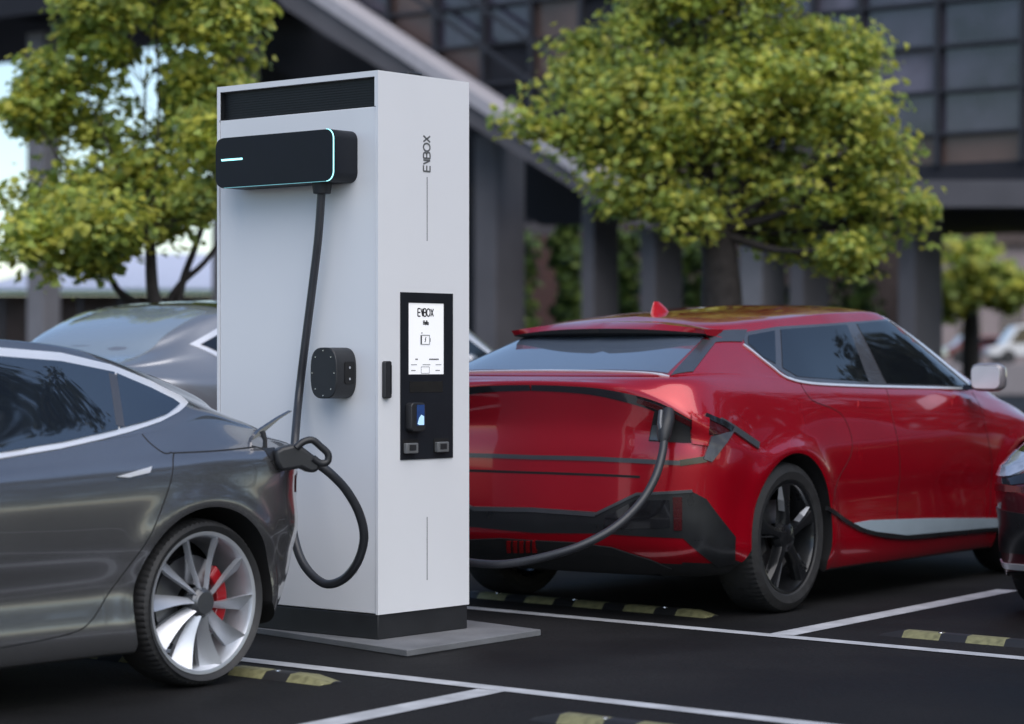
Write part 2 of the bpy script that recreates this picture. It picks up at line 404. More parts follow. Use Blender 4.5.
        for v in bm.verts:
            base = uu*v.co.x+ww*v.co.y
            h = s.bvh.ray_cast(base+d*7, -d)
            if h[0] is None:
                r = s.bvh.find_nearest(base+d*1.0); hp, hn = r[0], r[1]
            else: hp, hn = h[0], h[1]
            if hn.dot(d) < 0: hn = -hn
            if flatx is not None: hp = hp.copy(); hp = hp+d*(flatx-hp.dot(d)) if abs(flatx-hp.dot(d)) < .2 else hp
            outer.append(hp+hn*off); inner.append(hp-hn*inn)
        n = len(outer)
        V = outer+inner; Fs = [tuple(v.index for v in f.verts) for f in bm.faces]; F2 = [tuple(i+n for i in f[::-1]) for f in Fs]
        Fb = []
        for e in bm.edges:
            if len(e.link_faces) == 1: a, b = e.verts[0].index, e.verts[1].index; Fb.append((a, b, b+n, a+n))
        bm.free()
        outs = []
        sides = [1] if (sym or not mirror) else {'L': [1], 'R': [-1]}.get(mirror, [1, -1])
        for sg in sides:
            g = G(); g.add([(p.x, p.y*sg, p.z) for p in V], Fs+F2+Fb)
            o = g.build(name, material, parent or s.root, smooth=35); outs.append(o)
            if label: o['label'] = label
        return outs

def tyre_and_rim(car, x, side, z, R_, rr, style, width=.235, yo=.93):
    """one wheel: rim mesh with tyre, spokes, hub, disc and caliper as its sub-parts"""
    X0 = Matrix.Identity(4) if side > 0 else Matrix.Rotation(math.pi, 4, 'Z')
    w = width
    # profile outer face at y=0, inwards negative
    g = G(); g.lathe([(rr, -.012), (rr-.012, -.016), (rr-.02, -.03), (rr-.03, -w+.03), (rr-.01, -w+.01), (rr+.004, -w+.008), (rr+.004, -w+.02), (rr-.004, -.03), (rr+.003, -.012)], 96, 0, X0, close=True)
    mrim = M['alloy'] if style == 'blade' else M['darkalloy']
    rim = g.build('wheel', mrim, car.root, smooth=40); rim.location = (x, side*yo, z)
    t = G()
    def rf(r, i, k): return r-(.005 if (i in (4, 5, 9, 10) and k % 3 < 1) else 0)
    prof = [(rr-.002, -.022), (rr+.012, -.006), ((rr+R_)/2, .003), (R_-.03, -.006), (R_-.012, -.016), (R_-.004, -.036), (R_, -.07), (R_, -w/2), (R_, -w+.07), (R_-.004, -w+.036), (R_-.012, -w+.016), (R_-.03, -w+.006), ((rr+R_)/2, -w), (rr, -w+.02)]
    t.lathe(prof, 240, 0, X0, rad_fn=rf)
    t.build('tyre', M['rubber'], rim, smooth=28)
    s = G()
    if style == 'blade':
        nb = 10
        for k in range(nb):
            a0 = 2*math.pi*k/nb+.2
            rows = []
            for i in range(9):
                f = i/8; r = .055+(rr-.014-.055)*f
                sw = -.13*math.sin(math.pi*f*.5)
                wd = .022+.050*f**1.2
                hw = wd/2
                lead = a0+sw-hw/max(r, .05)*.9; trail = a0+sw+hw/max(r, .05)
                dep = -.012-.02*math.sin(math.pi*f)*.6
                def P(a, y): return (r*math.cos(a), y, r*math.sin(a))
                rows.append([P(lead, dep), P((lead+trail)/2, dep-.012-.012*f), P(trail, dep-.030-.03*f), P(trail, dep-.05-.03*f), P(lead, dep-.03)])
            vs = [p for rw in rows for p in rw]; fs = []
            for i in range(8):
                for j in range(5): fs.append((i*5+j, i*5+(j+1) % 5, (i+1)*5+(j+1) % 5, (i+1)*5+j))
            fs += [(0, 1, 2, 3, 4), tuple(40+j for j in range(5))]
            s.add(vs, fs, 0, X0)
        s.lathe([(.0001, -.012), (.050, -.014), (.060, -.024), (.064, -.05), (.05, -.09)], 48, 1, X0)
        s.build('spokes', [M['alloy'], M['greytrim']], rim, smooth=30)
        h = G(); h.lathe([(.0001, -.006), (.044, -.007), (.050, -.012), (.050, -.022)], 40, 0, X0); h.build('hub_cap', M['greytrim'], rim, smooth=30)
    else:
        nb = 5
        s2 = G()
        for k in range(nb):
            a0 = 2*math.pi*k/nb+R(88)
            Ma = X0 @ Matrix.Rotation(-a0, 4, 'Y')
            for g2, y0, y1, sx in ((s, 0, 0, 1),):
                # solid tapered spoke with a ridge
                rows = []
                for i, r in enumerate((.045, .10, .16, .22, rr-.012)):
                    hw = (.036, .028, .026, .034, .048)[i]; dy = (-.018, -.012, -.010, -.010, -.012)[i]
                    rows.append([(r, dy-.028, -hw), (r, dy-.004, -hw*.7), (r, dy, 0), (r, dy-.004, hw*.7), (r, dy-.028, hw), (r, dy-.06, hw*.8), (r, dy-.06, -hw*.8)])
                vs = [p for rw in rows for p in rw]; fs = []
                for i in range(4):
                    for j in range(7): fs.append((i*7+j, i*7+(j+1) % 7, (i+1)*7+(j+1) % 7, (i+1)*7+j))
                fs += [tuple(range(7)), tuple(28+j for j in range(7))]
                s.add(vs, fs, 0, Ma)
            # machined facet along one flank of the spoke
            if k in (1, 3, 4) or True:
                s.add([(.135, -.016, -.027), (.19, -.014, -.036), (rr-.02, -.016, -.056), (rr-.03, -.03, -.062), (.20, -.045, -.048), (.14, -.05, -.034)], [(0, 1, 4, 5), (1, 2, 3, 4), (0, 5, 4, 1), ], 1, Ma)
        s.lathe([(.0001, -.008), (.035, -.008), (.045, -.012), (.075, -.02), (.085, -.05), (.06, -.09)], 48, 0, X0)
        for k in range(5):
            a = 2*math.pi*(k+.5)/5+R(88); s.lathe([(.0001, -.014), (.009, -.014), (.009, -.03)], 10, 0, X0 @ Matrix.Translation((.055*math.cos(a), 0, .055*math.sin(a))))
        s.build('spokes', [M['darkalloy'], M['alloy']], rim, smooth=30)
    d = G(); d.lathe([(.07, -.10), (rr*.66, -.10), (rr*.66, -.125), (.07, -.125)], 64, 0, X0); d.build('brake_disc', M['disc'], rim, smooth=30)
    c = G(); pol = []
    a1, a2 = (R(-48), R(48)) if style == 'blade' else (R(150), R(210))
    if side*car.fwd_face < 0: pass
    n = 10
    ro, ri = (.66, .46) if style == 'blade' else (.70, .44)
    for k in range(n+1): a = a1+(a2-a1)*k/n; pol.append(((rr*ro)*math.cos(a), (rr*ro)*math.sin(a)))
    for k in range(n+1): a = a2+(a1-a2)*k/n; pol.append(((rr*ri)*math.cos(a), (rr*ri)*math.sin(a)))
    Xc = Matrix.Identity(4) if side > 0 else Matrix.Scale(-1, 4, (0, 1, 0))
    sgn = -1 if style == 'blade' else 1
    pol = [(p[0]*sgn, p[1]) for p in pol]
    c.prism(pol, -.15, -.075, 0, Xc)
    c.build('brake_caliper', M['caliper'] if style == 'blade' else M['darkalloy'], rim, bevel=.006)
    return rim
def curve_gaps(car, lines, w=.005):
    for l in lines:
        car.panel('panel_gap', l, width=w, material=M['gap'], off=.0012, inn=.002, smooth=5, cell=.05)
def door_mirror(car, x, y, z, side, body_mat, back=1):
    g = G()
    sg = side
    # rounded housing: stacked ellipse rings along x
    prof = [(-.045, .84, .0), (-.03, .97, 0), (.0, 1.0, 0), (.04, .92, 0), (.075, .70, 0), (.10, .35, 0)]
    n = 20; vs = []; fs = []
    for dx, sc, _ in prof:
        for k in range(n):
            a = 2*math.pi*k/n; c, s_ = math.cos(a), math.sin(a)
            yy = .105*sc*math.copysign(abs(c)**.5, c); zz = .085*sc*math.copysign(abs(s_)**.5, s_)
            vs.append((dx, yy, zz))
    for i in range(len(prof)-1):
        for k in range(n): fs.append((i*n+k, i*n+(k+1) % n, (i+1)*n+(k+1) % n, (i+1)*n+k))
    fs += [tuple(range(n)), tuple((len(prof)-1)*n+k for k in range(n))]
    X = Matrix.Translation((x, sg*y, z)) 
    g.add(vs, fs, 0, X)
    o = g.build('door_mirror', body_mat, car.root, smooth=50)
    a = G(); a.prism([(-.02, -.075), (.06, -.075), (.05, -.045), (-.01, -.045)], -.16*sg+0, .02*sg, 0, X); a.build('mirror_arm', M['blackgloss'], o)
    m = G(); m.prism([(p[0], p[1]) for p in rrect(-.088, .088, -.066, .066, .035)], -.002, .002, 0, X @ Matrix.Translation((-.0465, 0, 0)) @ Matrix.Rotation(R(90), 4, 'Z')); m.build('mirror_glass', M['chrome'], o)
    return o

# ================================================================== RED CAR
TH = 36.
def side_frame(Pw, th, W, fwd):
    t = R(th); n = Vector((math.cos(t), -math.sin(t), 0)); loc = Pw-n*W
    rz = R(90-th) if fwd > 0 else R(270-th)
    return Vector((loc.x, loc.y, 0)), rz
loc, rz = side_frame(gp(787, 613), TH, .93, 1)
WR = [(-1, .96), (0, .965), (.6, .945), (2.2, .94), (2.95, .95), (3.6, .92)]
def wo(d): return [(x, w+d) for x, w in WR]
r_rings = [
 ring(-.70, .5, 3.5, .5, 0, .22),
 ring(-.70, .5, 3.5, .5, .78, .22),
 ring(-.84, .55, 3.62, .6, wo(-.06), [(-.84, .30), (-.5, .28), (-.35, .18), (3.2, .17), (3.6, .24)]),
 ring(-.93, .6, 3.70, .7, wo(-.01), [(-.93, .41), (-.5, .38), (0, .34), (3.6, .36)]),
 ring(-.96, .62, 3.75, .75, wo(-.012), [(-.9, .58), (0, .52), (3.7, .55)]),
 ring(-.955, .62, 3.75, .75, wo(.0), [(-.9, .82), (-.6, .77), (-.3, .72), (.5, .70), (3.7, .66)]),
 ring(-.935, .6, 3.74, .75, wo(.0), [(-.93, .98), (-.85, .94), (-.6, .87), (-.3, .81), (.3, .83), (2, .84), (3.7, .72)]),
 ring(-.975, .62, 3.70, .8, wo(-.02), [(-.975, 1.185), (-.955, 1.165), (-.93, 1.125), (-.89, 1.08), (-.80, 1.01), (-.6, .95), (-.3, .875), (0, .90), (.6, .95), (2.2, .96), (3.1, .92), (3.7, .76)]),
 ring(-.93, .60, 3.60, .8, [(-.9, .84), (-.2, .88), (.4, .885), (2.2, .88), (3.2, .82)], [(-.93, 1.205), (-.6, 1.17), (-.4, 1.14), (.2, 1.11), (1, 1.09), (2.2, 1.08), (3.0, 1.03), (3.6, .84)]),
 ring(-.86, .50, 2.95, .7, [(-.9, .78), (-.2, .82), (.4, .84), (2.2, .835), (2.6, .80)], [(-.86, 1.225), (-.4, 1.23), (.2, 1.205), (1.0, 1.17), (2.3, 1.135), (2.95, 1.13)]),
 ring(-.84, .50, 2.90, .7, [(-.9, .765), (-.2, .80), (.4, .83), (2.2, .825), (2.6, .78)], [(-.86, 1.235), (-.4, 1.26), (.2, 1.225), (1.0, 1.19), (2.3, 1.155), (2.95, 1.15)]),
 ring(-.28, .35, 1.85, .35, [(-.3, .60), (.3, .665), (1, .68), (1.7, .65)], [(-.3, 1.425), (-.1, 1.445), (.3, 1.485), (.9, 1.53), (1.5, 1.545), (1.85, 1.53)]),
 ring(-.20, .33, 1.75, .33, [(-.3, .54), (.3, .60), (1, .62), (1.7, .58)], [(-.3, 1.47), (.0, 1.50), (.4, 1.535), (1, 1.575), (1.5, 1.59), (1.85, 1.565)]),
 ring(-.05, .3, 1.6, .3, .32, [(-.3, 1.50), (.3, 1.56), (1, 1.61), (1.4, 1.62), (1.85, 1.60)]),
 ring(0, .3, 1.5, .3, 0, [(-.3, 1.51), (.3, 1.57), (1, 1.62), (1.4, 1.63), (1.85, 1.61)]),
]
red = Car('parked_car', r_rings, loc, rz, [(.02, .39, .435), (2.97, .39, .435)], M['red'], .415,
          'glossy red hatchback being charged, parked with its rear beside the white charger', 'car')
red.fwd_face = 1
for wx in (.02, 2.97):
    for sd in (1, -1): tyre_and_rim(red, wx, sd, .39, .39, .288, 'five', width=.25, yo=.94)
# side glass
red.panel('window_surround', [(741, 333), (776, 327), (887, 319), (899, 322), (972, 385), (968, 389), (852, 386), (796, 382), (775, 368), (745, 346)], material=M['pillar'], off=.003, cell=.06)
red.panel('window', [(748, 336), (774, 331), (775, 364), (762, 357), (748, 344)], material=M['glass'], off=.006)
red.panel('window', [(780, 330), (846, 325), (868, 382), (797, 377), (782, 368)], material=M['glass'], off=.006, cell=.06)
red.panel('window', [(856, 324), (887, 321), (962, 386), (886, 384)], material=M['glass'], off=.006, cell=.06)
red.panel('window_trim', [(743, 345), (770, 366), (795, 381), (850, 386), (968, 389)], width=.012, material=M['chrome'], off=.008, smooth=5)
red.panel('pillar_trim', [(888, 317), (925, 348), (968, 384)], width=.03, material=M['chrome'], off=.008, smooth=4)
# rear glass, spoiler and pillar
def mixed(car, pts):   # pixel pairs (measured on the photo) or local triples -> local points
    return [car.px(*p) if len(p) == 2 else Vector(p) for p in pts]
UP = (-.5, 0, .87); BK = (-1, 0, 0); CO = (-.8, .6, 0)
red.panel('rear_window', mixed(red, [(-.8, 0, 1.245), (668, 374), (704, 338), (-.22, 0, 1.48)]), px=False, d=UP, sym=True, material=M['skyglass'], off=.006, cell=.06)
red.panel('window_trim', mixed(red, [(-.8, 0, 1.238), (-.8, .4, 1.238), (669, 377)]), px=False, d=UP, width=.012, material=M['chrome'], off=.007, cell=.06)
red.panel('pillar_cover', mixed(red, [(703, 340), (716, 342), (693, 372), (671, 376)]), px=False, d=(-.4, .5, .75), material=M['greytrim'], off=.005, cell=.06)
red.panel('pillar_cover', mixed(red, [(704, 334), (747, 330), (742, 342), (712, 343)]), px=False, d=(-.2, .9, .4), material=M['greytrim'], off=.005, cell=.06)
g = G(); n = 25; rows = []
for k in range(n):
    y = -.61+1.22*k/(n-1); q = (abs(y)/.61)**2.2
    xe = -.375+.10*q; ze = 1.470-.030*q; tq = 1-.75*q
    notch = .018 if abs(y) < .05 else 0
    zr = 1.51-.05*q
    rows.append([(-.10, y, zr+.004), (-.30, y, (zr+ze)/2+.014), (xe+notch, y, ze), (xe+.004+notch, y, ze-.022*tq), (-.32+.08*q, y, ze-.035*tq), (-.15, y, ze-.05*tq)])
vs_ = [p for r in rows for p in r]; fs_ = []; mm = []
for k in range(n-1):
    for j in range(6):
        fs_.append((k*6+j, k*6+(j+1) % 6, (k+1)*6+(j+1) % 6, (k+1)*6+j)); mm.append(0 if j < 2 else 1)
g.add(vs_, fs_+[tuple(range(6)), tuple((n-1)*6+j for j in range(6))]); g.m = mm+[0, 0]
g.build('spoiler', [M['red'], M['gap']], red.root, smooth=30)
g = G(); nn_ = 16; vs_ = []; fs_ = []
for x0_, x1_, w_, z_ in ((.15, .36, .026, 1.545), (.155, .335, .021, 1.568), (.163, .30, .014, 1.592), (.172, .262, .008, 1.612), (.182, .232, .004, 1.624)):
    for k in range(nn_):
        a = 2*math.pi*k/nn_; vs_.append(((x0_+x1_)/2+(x1_-x0_)/2*math.cos(a), w_*math.sin(a), z_))
for i in range(4):
    for k in range(nn_): fs_.append((i*nn_+k, i*nn_+(k+1) % nn_, (i+1)*nn_+(k+1) % nn_, (i+1)*nn_+k))
g.add(vs_, fs_+[tuple(range(nn_)), tuple(4*nn_+k for k in range(nn_))])
g.build('roof_antenna', mat('antenna_red', (.42, .006, .015), .3, 0, .6, var=.05), red.root, smooth=30)
# tail: light bar following the lid edge, wing tip, port, lamps, lower cladding
LB = [(-.965, 0, 1.165), (-.955, .2, 1.160), (-.945, .40, 1.145), (-.91, .60, 1.105), (-.88, .72, 1.065), (-.79, .84, .985), (-.66, .90, .945)]
red.panel('light_bar', LB, px=False, d=(-.75, .66, 0), width=[.028, .03, .036, .044, .046, .040, .026], smooth=4, material=M['blackgloss'], off=.005)
red.panel('light_bar_lens', LB[3:6], px=False, d=(-.75, .66, 0), width=.022, material=M['lamp_dark'], off=.009, smooth=4)
red.panel('tail_light', [(706, 419), (730, 431), (720, 435), (706, 433)], d=CO, material=M['lamp_dark'], off=.010, cell=.015)
red.panel('light_bar_end', [(704, 416), (722, 424), (731, 430)], d=CO, width=[.024, .026, .03], smooth=4, material=M['blackgloss'], off=.014, cell=.015)
red.panel('tail_light', [(703, 459), (711, 436), (733, 431), (722, 447), (711, 462)], d=CO, material=M['lamp_smoke'], off=.012, cell=.015)
red.panel('wing_trim', [(720, 420), (735, 430), (758, 446)], d=(-.6, .8, 0), width=[.022, .034, .036], material=M['greytrim'], off=.010, smooth=3, cell=.015)
red.panel('charge_port', [(656, 406), (690, 420), (691, 443), (649, 441)], d=CO, mirror='R', material=M['gap'], off=.006, cell=.02)
red.panel('port_socket', [(653, 425), (662, 425), (661, 441), (650, 440)], d=CO, mirror='R', material=M['greytrim'], off=.008)
red.panel('charge_flap', [(691, 414), (707, 419), (707, 446), (692, 444)], d=CO, mirror='R', material=M['red'], off=.020, cell=.02)
red.panel('bumper_trim', mixed(red, [(-.955, 0, .812), (600, 459), (680, 463)]), px=False, d=BK, width=.022, material=M['greytrim'], off=.006, smooth=3)
red.panel('bumper_trim', mixed(red, [(680, 463), (706, 459)]), px=False, d=CO, width=.03, material=M['blackgloss'], off=.006)
red.panel('panel_gap', mixed(red, [(-.955, 0, .735), (600, 475), (640, 477)]), px=False, d=BK, width=.012, material=M['gap'], off=.0015, smooth=3)
red.panel('bumper_insert', mixed(red, [(-.96, 0, .535), (595, 513), (636, 494), (691, 491), (706, 499), (735, 537), (735, 563), (718, 566), (683, 538), (598, 533), (-.95, 0, .43)]), px=False, d=(-.9, .43, 0), sym=False, material=M['clad'], off=.006)
red.panel('bumper_lens', [(606, 517), (636, 500), (670, 500), (670, 527), (604, 529)], d=CO, material=M['blackgloss'], off=.010)
red.panel('reflector', [(673, 497), (682, 497), (682, 530), (674, 530)], d=CO, material=M['lamp_dark'], off=.013)
red.panel('bumper_insert_edge', mixed(red, [(-.96, 0, .548), (596, 514)]), px=False, d=BK, width=.022, material=M['greytrim'], off=.012)
red.panel('bumper_insert_edge', [(596, 514), (637, 494), (692, 491)], d=CO, width=.014, material=M['greytrim'], off=.012)
red.panel('diffuser', mixed(red, [(-.95, 0, .39), (575, 542), (612, 547), (650, 559), (672, 568), (-.75, .55, .20), (-.75, 0, .20)]), px=False, d=BK, sym=False, material=M['under'], off=.008)
for k in range(5):
    u = 510+k*6.4; red.panel('fog_light', [(u-2, 540), (u+2, 540), (u+2, 551), (u-2, 551)], d=BK, mirror='L', material=M['lamp_red'], off=.014)
red.panel('sill_painted_sky', [(848, 524), (870, 520), (930, 518), (996, 518), (998, 527), (950, 531), (905, 535), (870, 531)], material=M['sillsky'], off=.010, cell=.06)
red.panel('sill_trim', [(826, 508), (845, 521), (868, 532), (905, 537), (960, 532), (1010, 527)], width=.022, material=M['clad'], off=.012, smooth=4)
curve_gaps(red, [[(800, 383), (812, 400), (842, 415), (852, 450), (838, 480), (833, 505)], [(885, 387), (893, 420), (900, 470), (897, 520)], [(972, 392), (985, 425), (992, 470), (990, 515)]], .004)
for pp in ([(858, 401), (882, 402), (882, 408), (858, 407)], [(952, 399), (972, 399), (972, 405), (952, 405)]): red.panel('door_handle', pp, material=M['red'], off=.0025)
for sd in (1, -1): door_mirror(red, 2.22, 1.03, 1.205, sd, M['mirrorsky'])

# ================================================================== GREY CAR
loc, rz = side_frame(gp(206, 687), 39., .92, -1)
TW = [(-1, .90), (-.6, .93), (0, .945), (.6, .93), (2.2, .925), (2.9, .935), (3.6, .9)]
def tw(d): return [(x, w+d) for x, w in TW]
def fast_rings(zf=lambda z: z, xf=lambda x: x, rx=.12, gx=0.):
    z = lambda t: [(a, zf(b)) for a, b in t] if isinstance(t, list) else zf(t)
    zr = lambda t: [(xf(a), zf(b)) for a, b in t]
    return [
 ring(-.65+rx, .5, 3.5, .5, 0, z(.2)),
 ring(-.65+rx, .5, 3.5, .5, .78, z(.2)),
 ring(-.74+rx, .7, 3.55, .6, tw(-.05), z([(-.8, .27), (-.45, .22), (-.3, .165), (3.2, .165), (3.6, .22)])),
 ring(-.82+rx, .8, 3.62, .7, tw(-.018), z([(-.8, .36), (0, .27), (3.6, .30)])),
 ring(-.90+rx, .85, 3.70, .8, tw(-.035), z([(-.8, .50), (0, .42), (3.6, .42)])),
 ring(-.92+rx, .88, 3.72, .9, tw(-.005), z([(-.9, .62), (0, .60), (3.6, .56)])),
 ring(-.90+rx, .88, 3.66, .95, tw(0), z([(-.9, .78), (-.2, .76), (1, .74), (3.6, .66)])),
 ring(-.93+rx, .84, 3.55, 1., tw(-.02), z([(-.95, .92), (-.6, .915), (-.1, .90), (.6, .86), (2.2, .84), (3.5, .70)])),
 ring(-.92+rx, .70, 3.4, 1., [(-.9, .78), (-.2, .865), (.4, .87), (2.2, .86), (3.0, .80)], z([(-.95, .945), (-.6, .955), (-.2, .965), (.3, .945), (1, .905), (2.2, .885), (2.9, .87), (3.4, .78)])),
 ring(-.85+rx, .60, 2.75+gx, .7, [(-.9, .68), (-.4, .75), (.1, .82), (.6, .83), (2.2, .82), (2.6, .78)], z([(-.85, .96), (-.6, .985), (-.1, 1.06), (.1, 1.02), (1, .945), (2.2, .92), (2.75, .925)])),
 ring(-.82+rx, .58, 2.70+gx, .7, [(-.9, .65), (-.4, .73), (.1, .80), (.6, .815), (2.2, .805), (2.6, .76)], z([(-.85, .965), (-.6, 1.005), (-.1, 1.10), (.1, 1.045), (1, .965), (2.2, .94), (2.75, .94)])),
 ring(-.50, .42, 1.95+gx, .35, [(-.5, .60), (0, .66), (.5, .68), (1, .68), (1.8, .63)], zr([(-.55, 1.045), (-.3, 1.11), (-.09, 1.175), (.12, 1.245), (.33, 1.305), (.58, 1.345), (.9, 1.362), (1.4, 1.365), (1.95, 1.315)])),
 ring(-.48, .40, 1.88+gx, .33, [(-.5, .52), (0, .58), (.5, .60), (1, .61), (1.8, .56)], zr([(-.55, 1.07), (-.3, 1.155), (-.1, 1.22), (.15, 1.285), (.4, 1.345), (.65, 1.372), (.9, 1.385), (1.4, 1.39), (1.95, 1.35)])),
 ring(-.46, .38, 1.8+gx, .3, .32, zr([(-.55, 1.08), (-.3, 1.18), (-.1, 1.245), (.15, 1.31), (.4, 1.365), (.65, 1.39), (.9, 1.405), (1.4, 1.41), (1.95, 1.38)])),
 ring(-.46, .38, 1.75+gx, .3, 0, zr([(-.55, 1.085), (-.3, 1.185), (-.1, 1.25), (.15, 1.315), (.4, 1.37), (.65, 1.395), (.9, 1.41), (1.4, 1.42), (1.95, 1.39)])),
 ]
tes = Car('parked_car', fast_rings(), loc, rz, [(0, .335, .385), (2.85, .335, .385)], M['grey'], .385,
          'metallic grey fastback with bladed alloy wheels, plugged in at the left of the charger', 'car')
tes.fwd_face = -1
for wx in (0, 2.85):
    for sd in (1, -1): tyre_and_rim(tes, wx, sd, .335, .335, .282, 'blade', yo=.925)
def L3(*p): return tuple(p)
tes.panel('window_surround', mixed(tes, [(0, 459), (60, 449), (100, 440), (130, 432), (160, 422), (179, 412), (188, 403), (180, 396), (150, 381), (110, 365), (60, 353), (0, 348), (1.3, .7, 1.325), (1.8, .7, 1.27), (2.1, .7, 1.14), (2.5, .7, .94), (2.3, .8, .905), (1.6, .8, .915)]), px=False, material=M['chrome'], off=.004, cell=.03)
tes.panel('window', mixed(tes, [(119, 429), (146, 422), (166, 415), (179, 405), (172, 400), (150, 389), (115, 374)]), px=False, material=M['sideglass'], off=.010, cell=.03)
tes.panel('window', mixed(tes, [(0, 453), (60, 443), (117, 430), (113, 373), (60, 362), (0, 357), (1.05, .7, 1.325), (1.1, .8, .945)]), px=False, material=M['sideglass'], off=.010, cell=.03)
tes.panel('window', [(1.16, .8, .94), (1.6, .8, .925), (2.3, .8, .915), (2.42, .8, .93), (2.05, .7, 1.13), (1.75, .7, 1.25), (1.3, .7, 1.31), (1.12, .7, 1.31)], px=False, material=M['glass'], off=.010, cell=.03)
tes.panel('window_divider', [(111, 375), (115, 400), (119, 427)], width=.040, material=M['pillar'], off=.011)
tes.panel('rear_window', [(-.50, 0, 1.09), (-.47, .45, 1.08), (-.1, .52, 1.2), (.35, .50, 1.32), (.45, 0, 1.35)], px=False, d=(-.3, 0, .95), sym=True, material=M['skyglass'], off=.005, cell=.06)
tes.panel('windscreen', [(2.6, 0, 1.0), (2.5, .6, 1.0), (1.85, .5, 1.33), (1.9, 0, 1.36)], px=False, d=(.5, 0, .87), sym=True, material=M['glass'], off=.005, cell=.06)
curve_gaps(tes, [[(142, 434), (150, 443), (164, 453), (173, 453), (173, 462), (170, 484), (152, 532), (132, 562), (113, 587), (90, 622), (65, 635), (0, 648)], [(173, 453), (215, 451), (255, 447)], [(252, 446), (263, 449), (268, 456), (276, 470)]], .0045)
tes.panel('door_handle', [(116, 477), (151, 467), (149, 473), (128, 478)], material=M['chrome'], off=.008, cell=.03)
tes.panel('tail_light', [(-.86, .5, .86), (-.8, .75, .86), (-.6, .88, .82), (-.62, .9, .75), (-.84, .75, .74), (-.87, .5, .76)], px=False, d=(-.6, .8, 0), material=M['lamp_dark'], off=.005)
tes.panel('charge_port', [(262, 449), (274, 448), (279, 460), (270, 461)], d=(-.5, .8, .1), mirror='L', material=M['black'], off=.004)
for sd in (1, -1): door_mirror(tes, 2.2, 1.0, 1.0, sd, M['grey'])
tes.panel('headlight', [(3.2, .8, .70), (3.45, .55, .66), (3.55, .5, .60), (3.3, .8, .58)], px=False, d=(.8, .6, 0), material=M['lamp_clear'], off=.005)
tp = tes.W @ tes.px(268, 449)
ud = (tes.W.to_3x3() @ Vector((-1, 0, 0))).normalized(); un = (tes.W.to_3x3() @ Vector((0, 1, 0))).normalized()
g = G(); Dp = tp.y
top = [at(251, 439, Dp), at(258, 433, Dp), at(266, 427, Dp), at(278, 418, Dp), at(290, 411, Dp)]
th = [.004, .012, .009, .004, .002]; vs_ = []; fs_ = []
for p, t_ in zip(top, th):
    for q in (-.012, .012): vs_ += [p+un*q*.9+Vector((0, 0, t_)), p+un*q*.9-Vector((0, 0, t_))]
for i in range(4):
    a = i*4; fs_ += [(a, a+2, a+6, a+4), (a+1, a+5, a+7, a+3), (a, a+4, a+5, a+1), (a+2, a+3, a+7, a+6)]
fs_ += [(0, 1, 3, 2), (16, 18, 19, 17)]
Wi = tes.Wi; g.add([Wi @ p for p in vs_], fs_)
fl = g.build('charge_flap', M['grey'], tes.root, smooth=30)
g = G(); g.tube([Wi @ at(262, 431, Dp), Wi @ at(265, 440, Dp), Wi @ at(265, 449, Dp)], [.014, .009, .010], 8); g.build('flap_hinge', M['black'], fl, smooth=40)

# ================================================================== SILVER CAR
loc, rz = side_frame(Vector((-1.66, 14.67, 0)), 36., .92, 1)
sil = Car('parked_car', fast_rings(lambda z: z*1.28 if z < .99 else 1.267+(z-.99)*1.0, lambda x: x*.72-.12, gx=.75), loc, rz, [(0, .36, .40), (2.85, .36, .40)], M['silver'], .385,
          'silver car with a pale sloping rear window, half hidden behind the charger', 'car')
sil.fwd_face = 1
for wx in (0, 2.85):
    for sd in (1, -1): tyre_and_rim(sil, wx, sd, .36, .36, .25, 'five', yo=.92)
sil.panel('rear_window', [(-.66, 0, 1.27), (-.62, .5, 1.27), (-.35, .56, 1.36), (.12, .54, 1.56), (.2, 0, 1.60)], px=False, d=(-.4, 0, .9), sym=True, material=M['paleglass'], off=.005, cell=.06)
SW = [(-.22, .8, 1.40), (-.05, .8, 1.31), (.3, .8, 1.27), (1., .8, 1.21), (2.9, .8, 1.18), (3.12, .8, 1.21), (2.55, .7, 1.55), (1.9, .7, 1.61), (1.3, .7, 1.61), (.6, .7, 1.59), (.1, .7, 1.53)]
sil.panel('window_surround', SW, px=False, material=M['chrome'], off=.004, cell=.06)
cxm = Vector((1.1, .8, 1.4))
sil.panel('window', [tuple(Vector(p)+Vector(((cxm.x-p[0])*.05, 0, (cxm.z-p[2])*.14))) for p in SW], px=False, material=M['glass'], off=.007, cell=.06)
sil.panel('windscreen', [(3.3, 0, 1.26), (3.2, .6, 1.26), (2.6, .5, 1.60), (2.65, 0, 1.64)], px=False, d=(.5, 0, .87), sym=True, material=M['glass'], off=.005, cell=.06)
sil.panel('tail_light', [(-.80, .4, 1.12), (-.7, .7, 1.12), (-.4, .88, 1.08), (-.42, .9, 1.0), (-.7, .75, .98), (-.8, .4, 1.02)], px=False, d=(-.6, .8, 0), material=M['lamp_red'], off=.005)
sil.panel('roof_glass', [(.25, 0, 1.6), (.2, .56, 1.6), (1.2, .6, 1.7), (2.5, .56, 1.6), (2.55, 0, 1.6)], px=False, d=(0, 0, 1), sym=True, material=M['blackgloss'], off=.005, cell=.08)
for sd in (1, -1): door_mirror(sil, 2.15, 1.0, 1.27, sd, M['silver'])

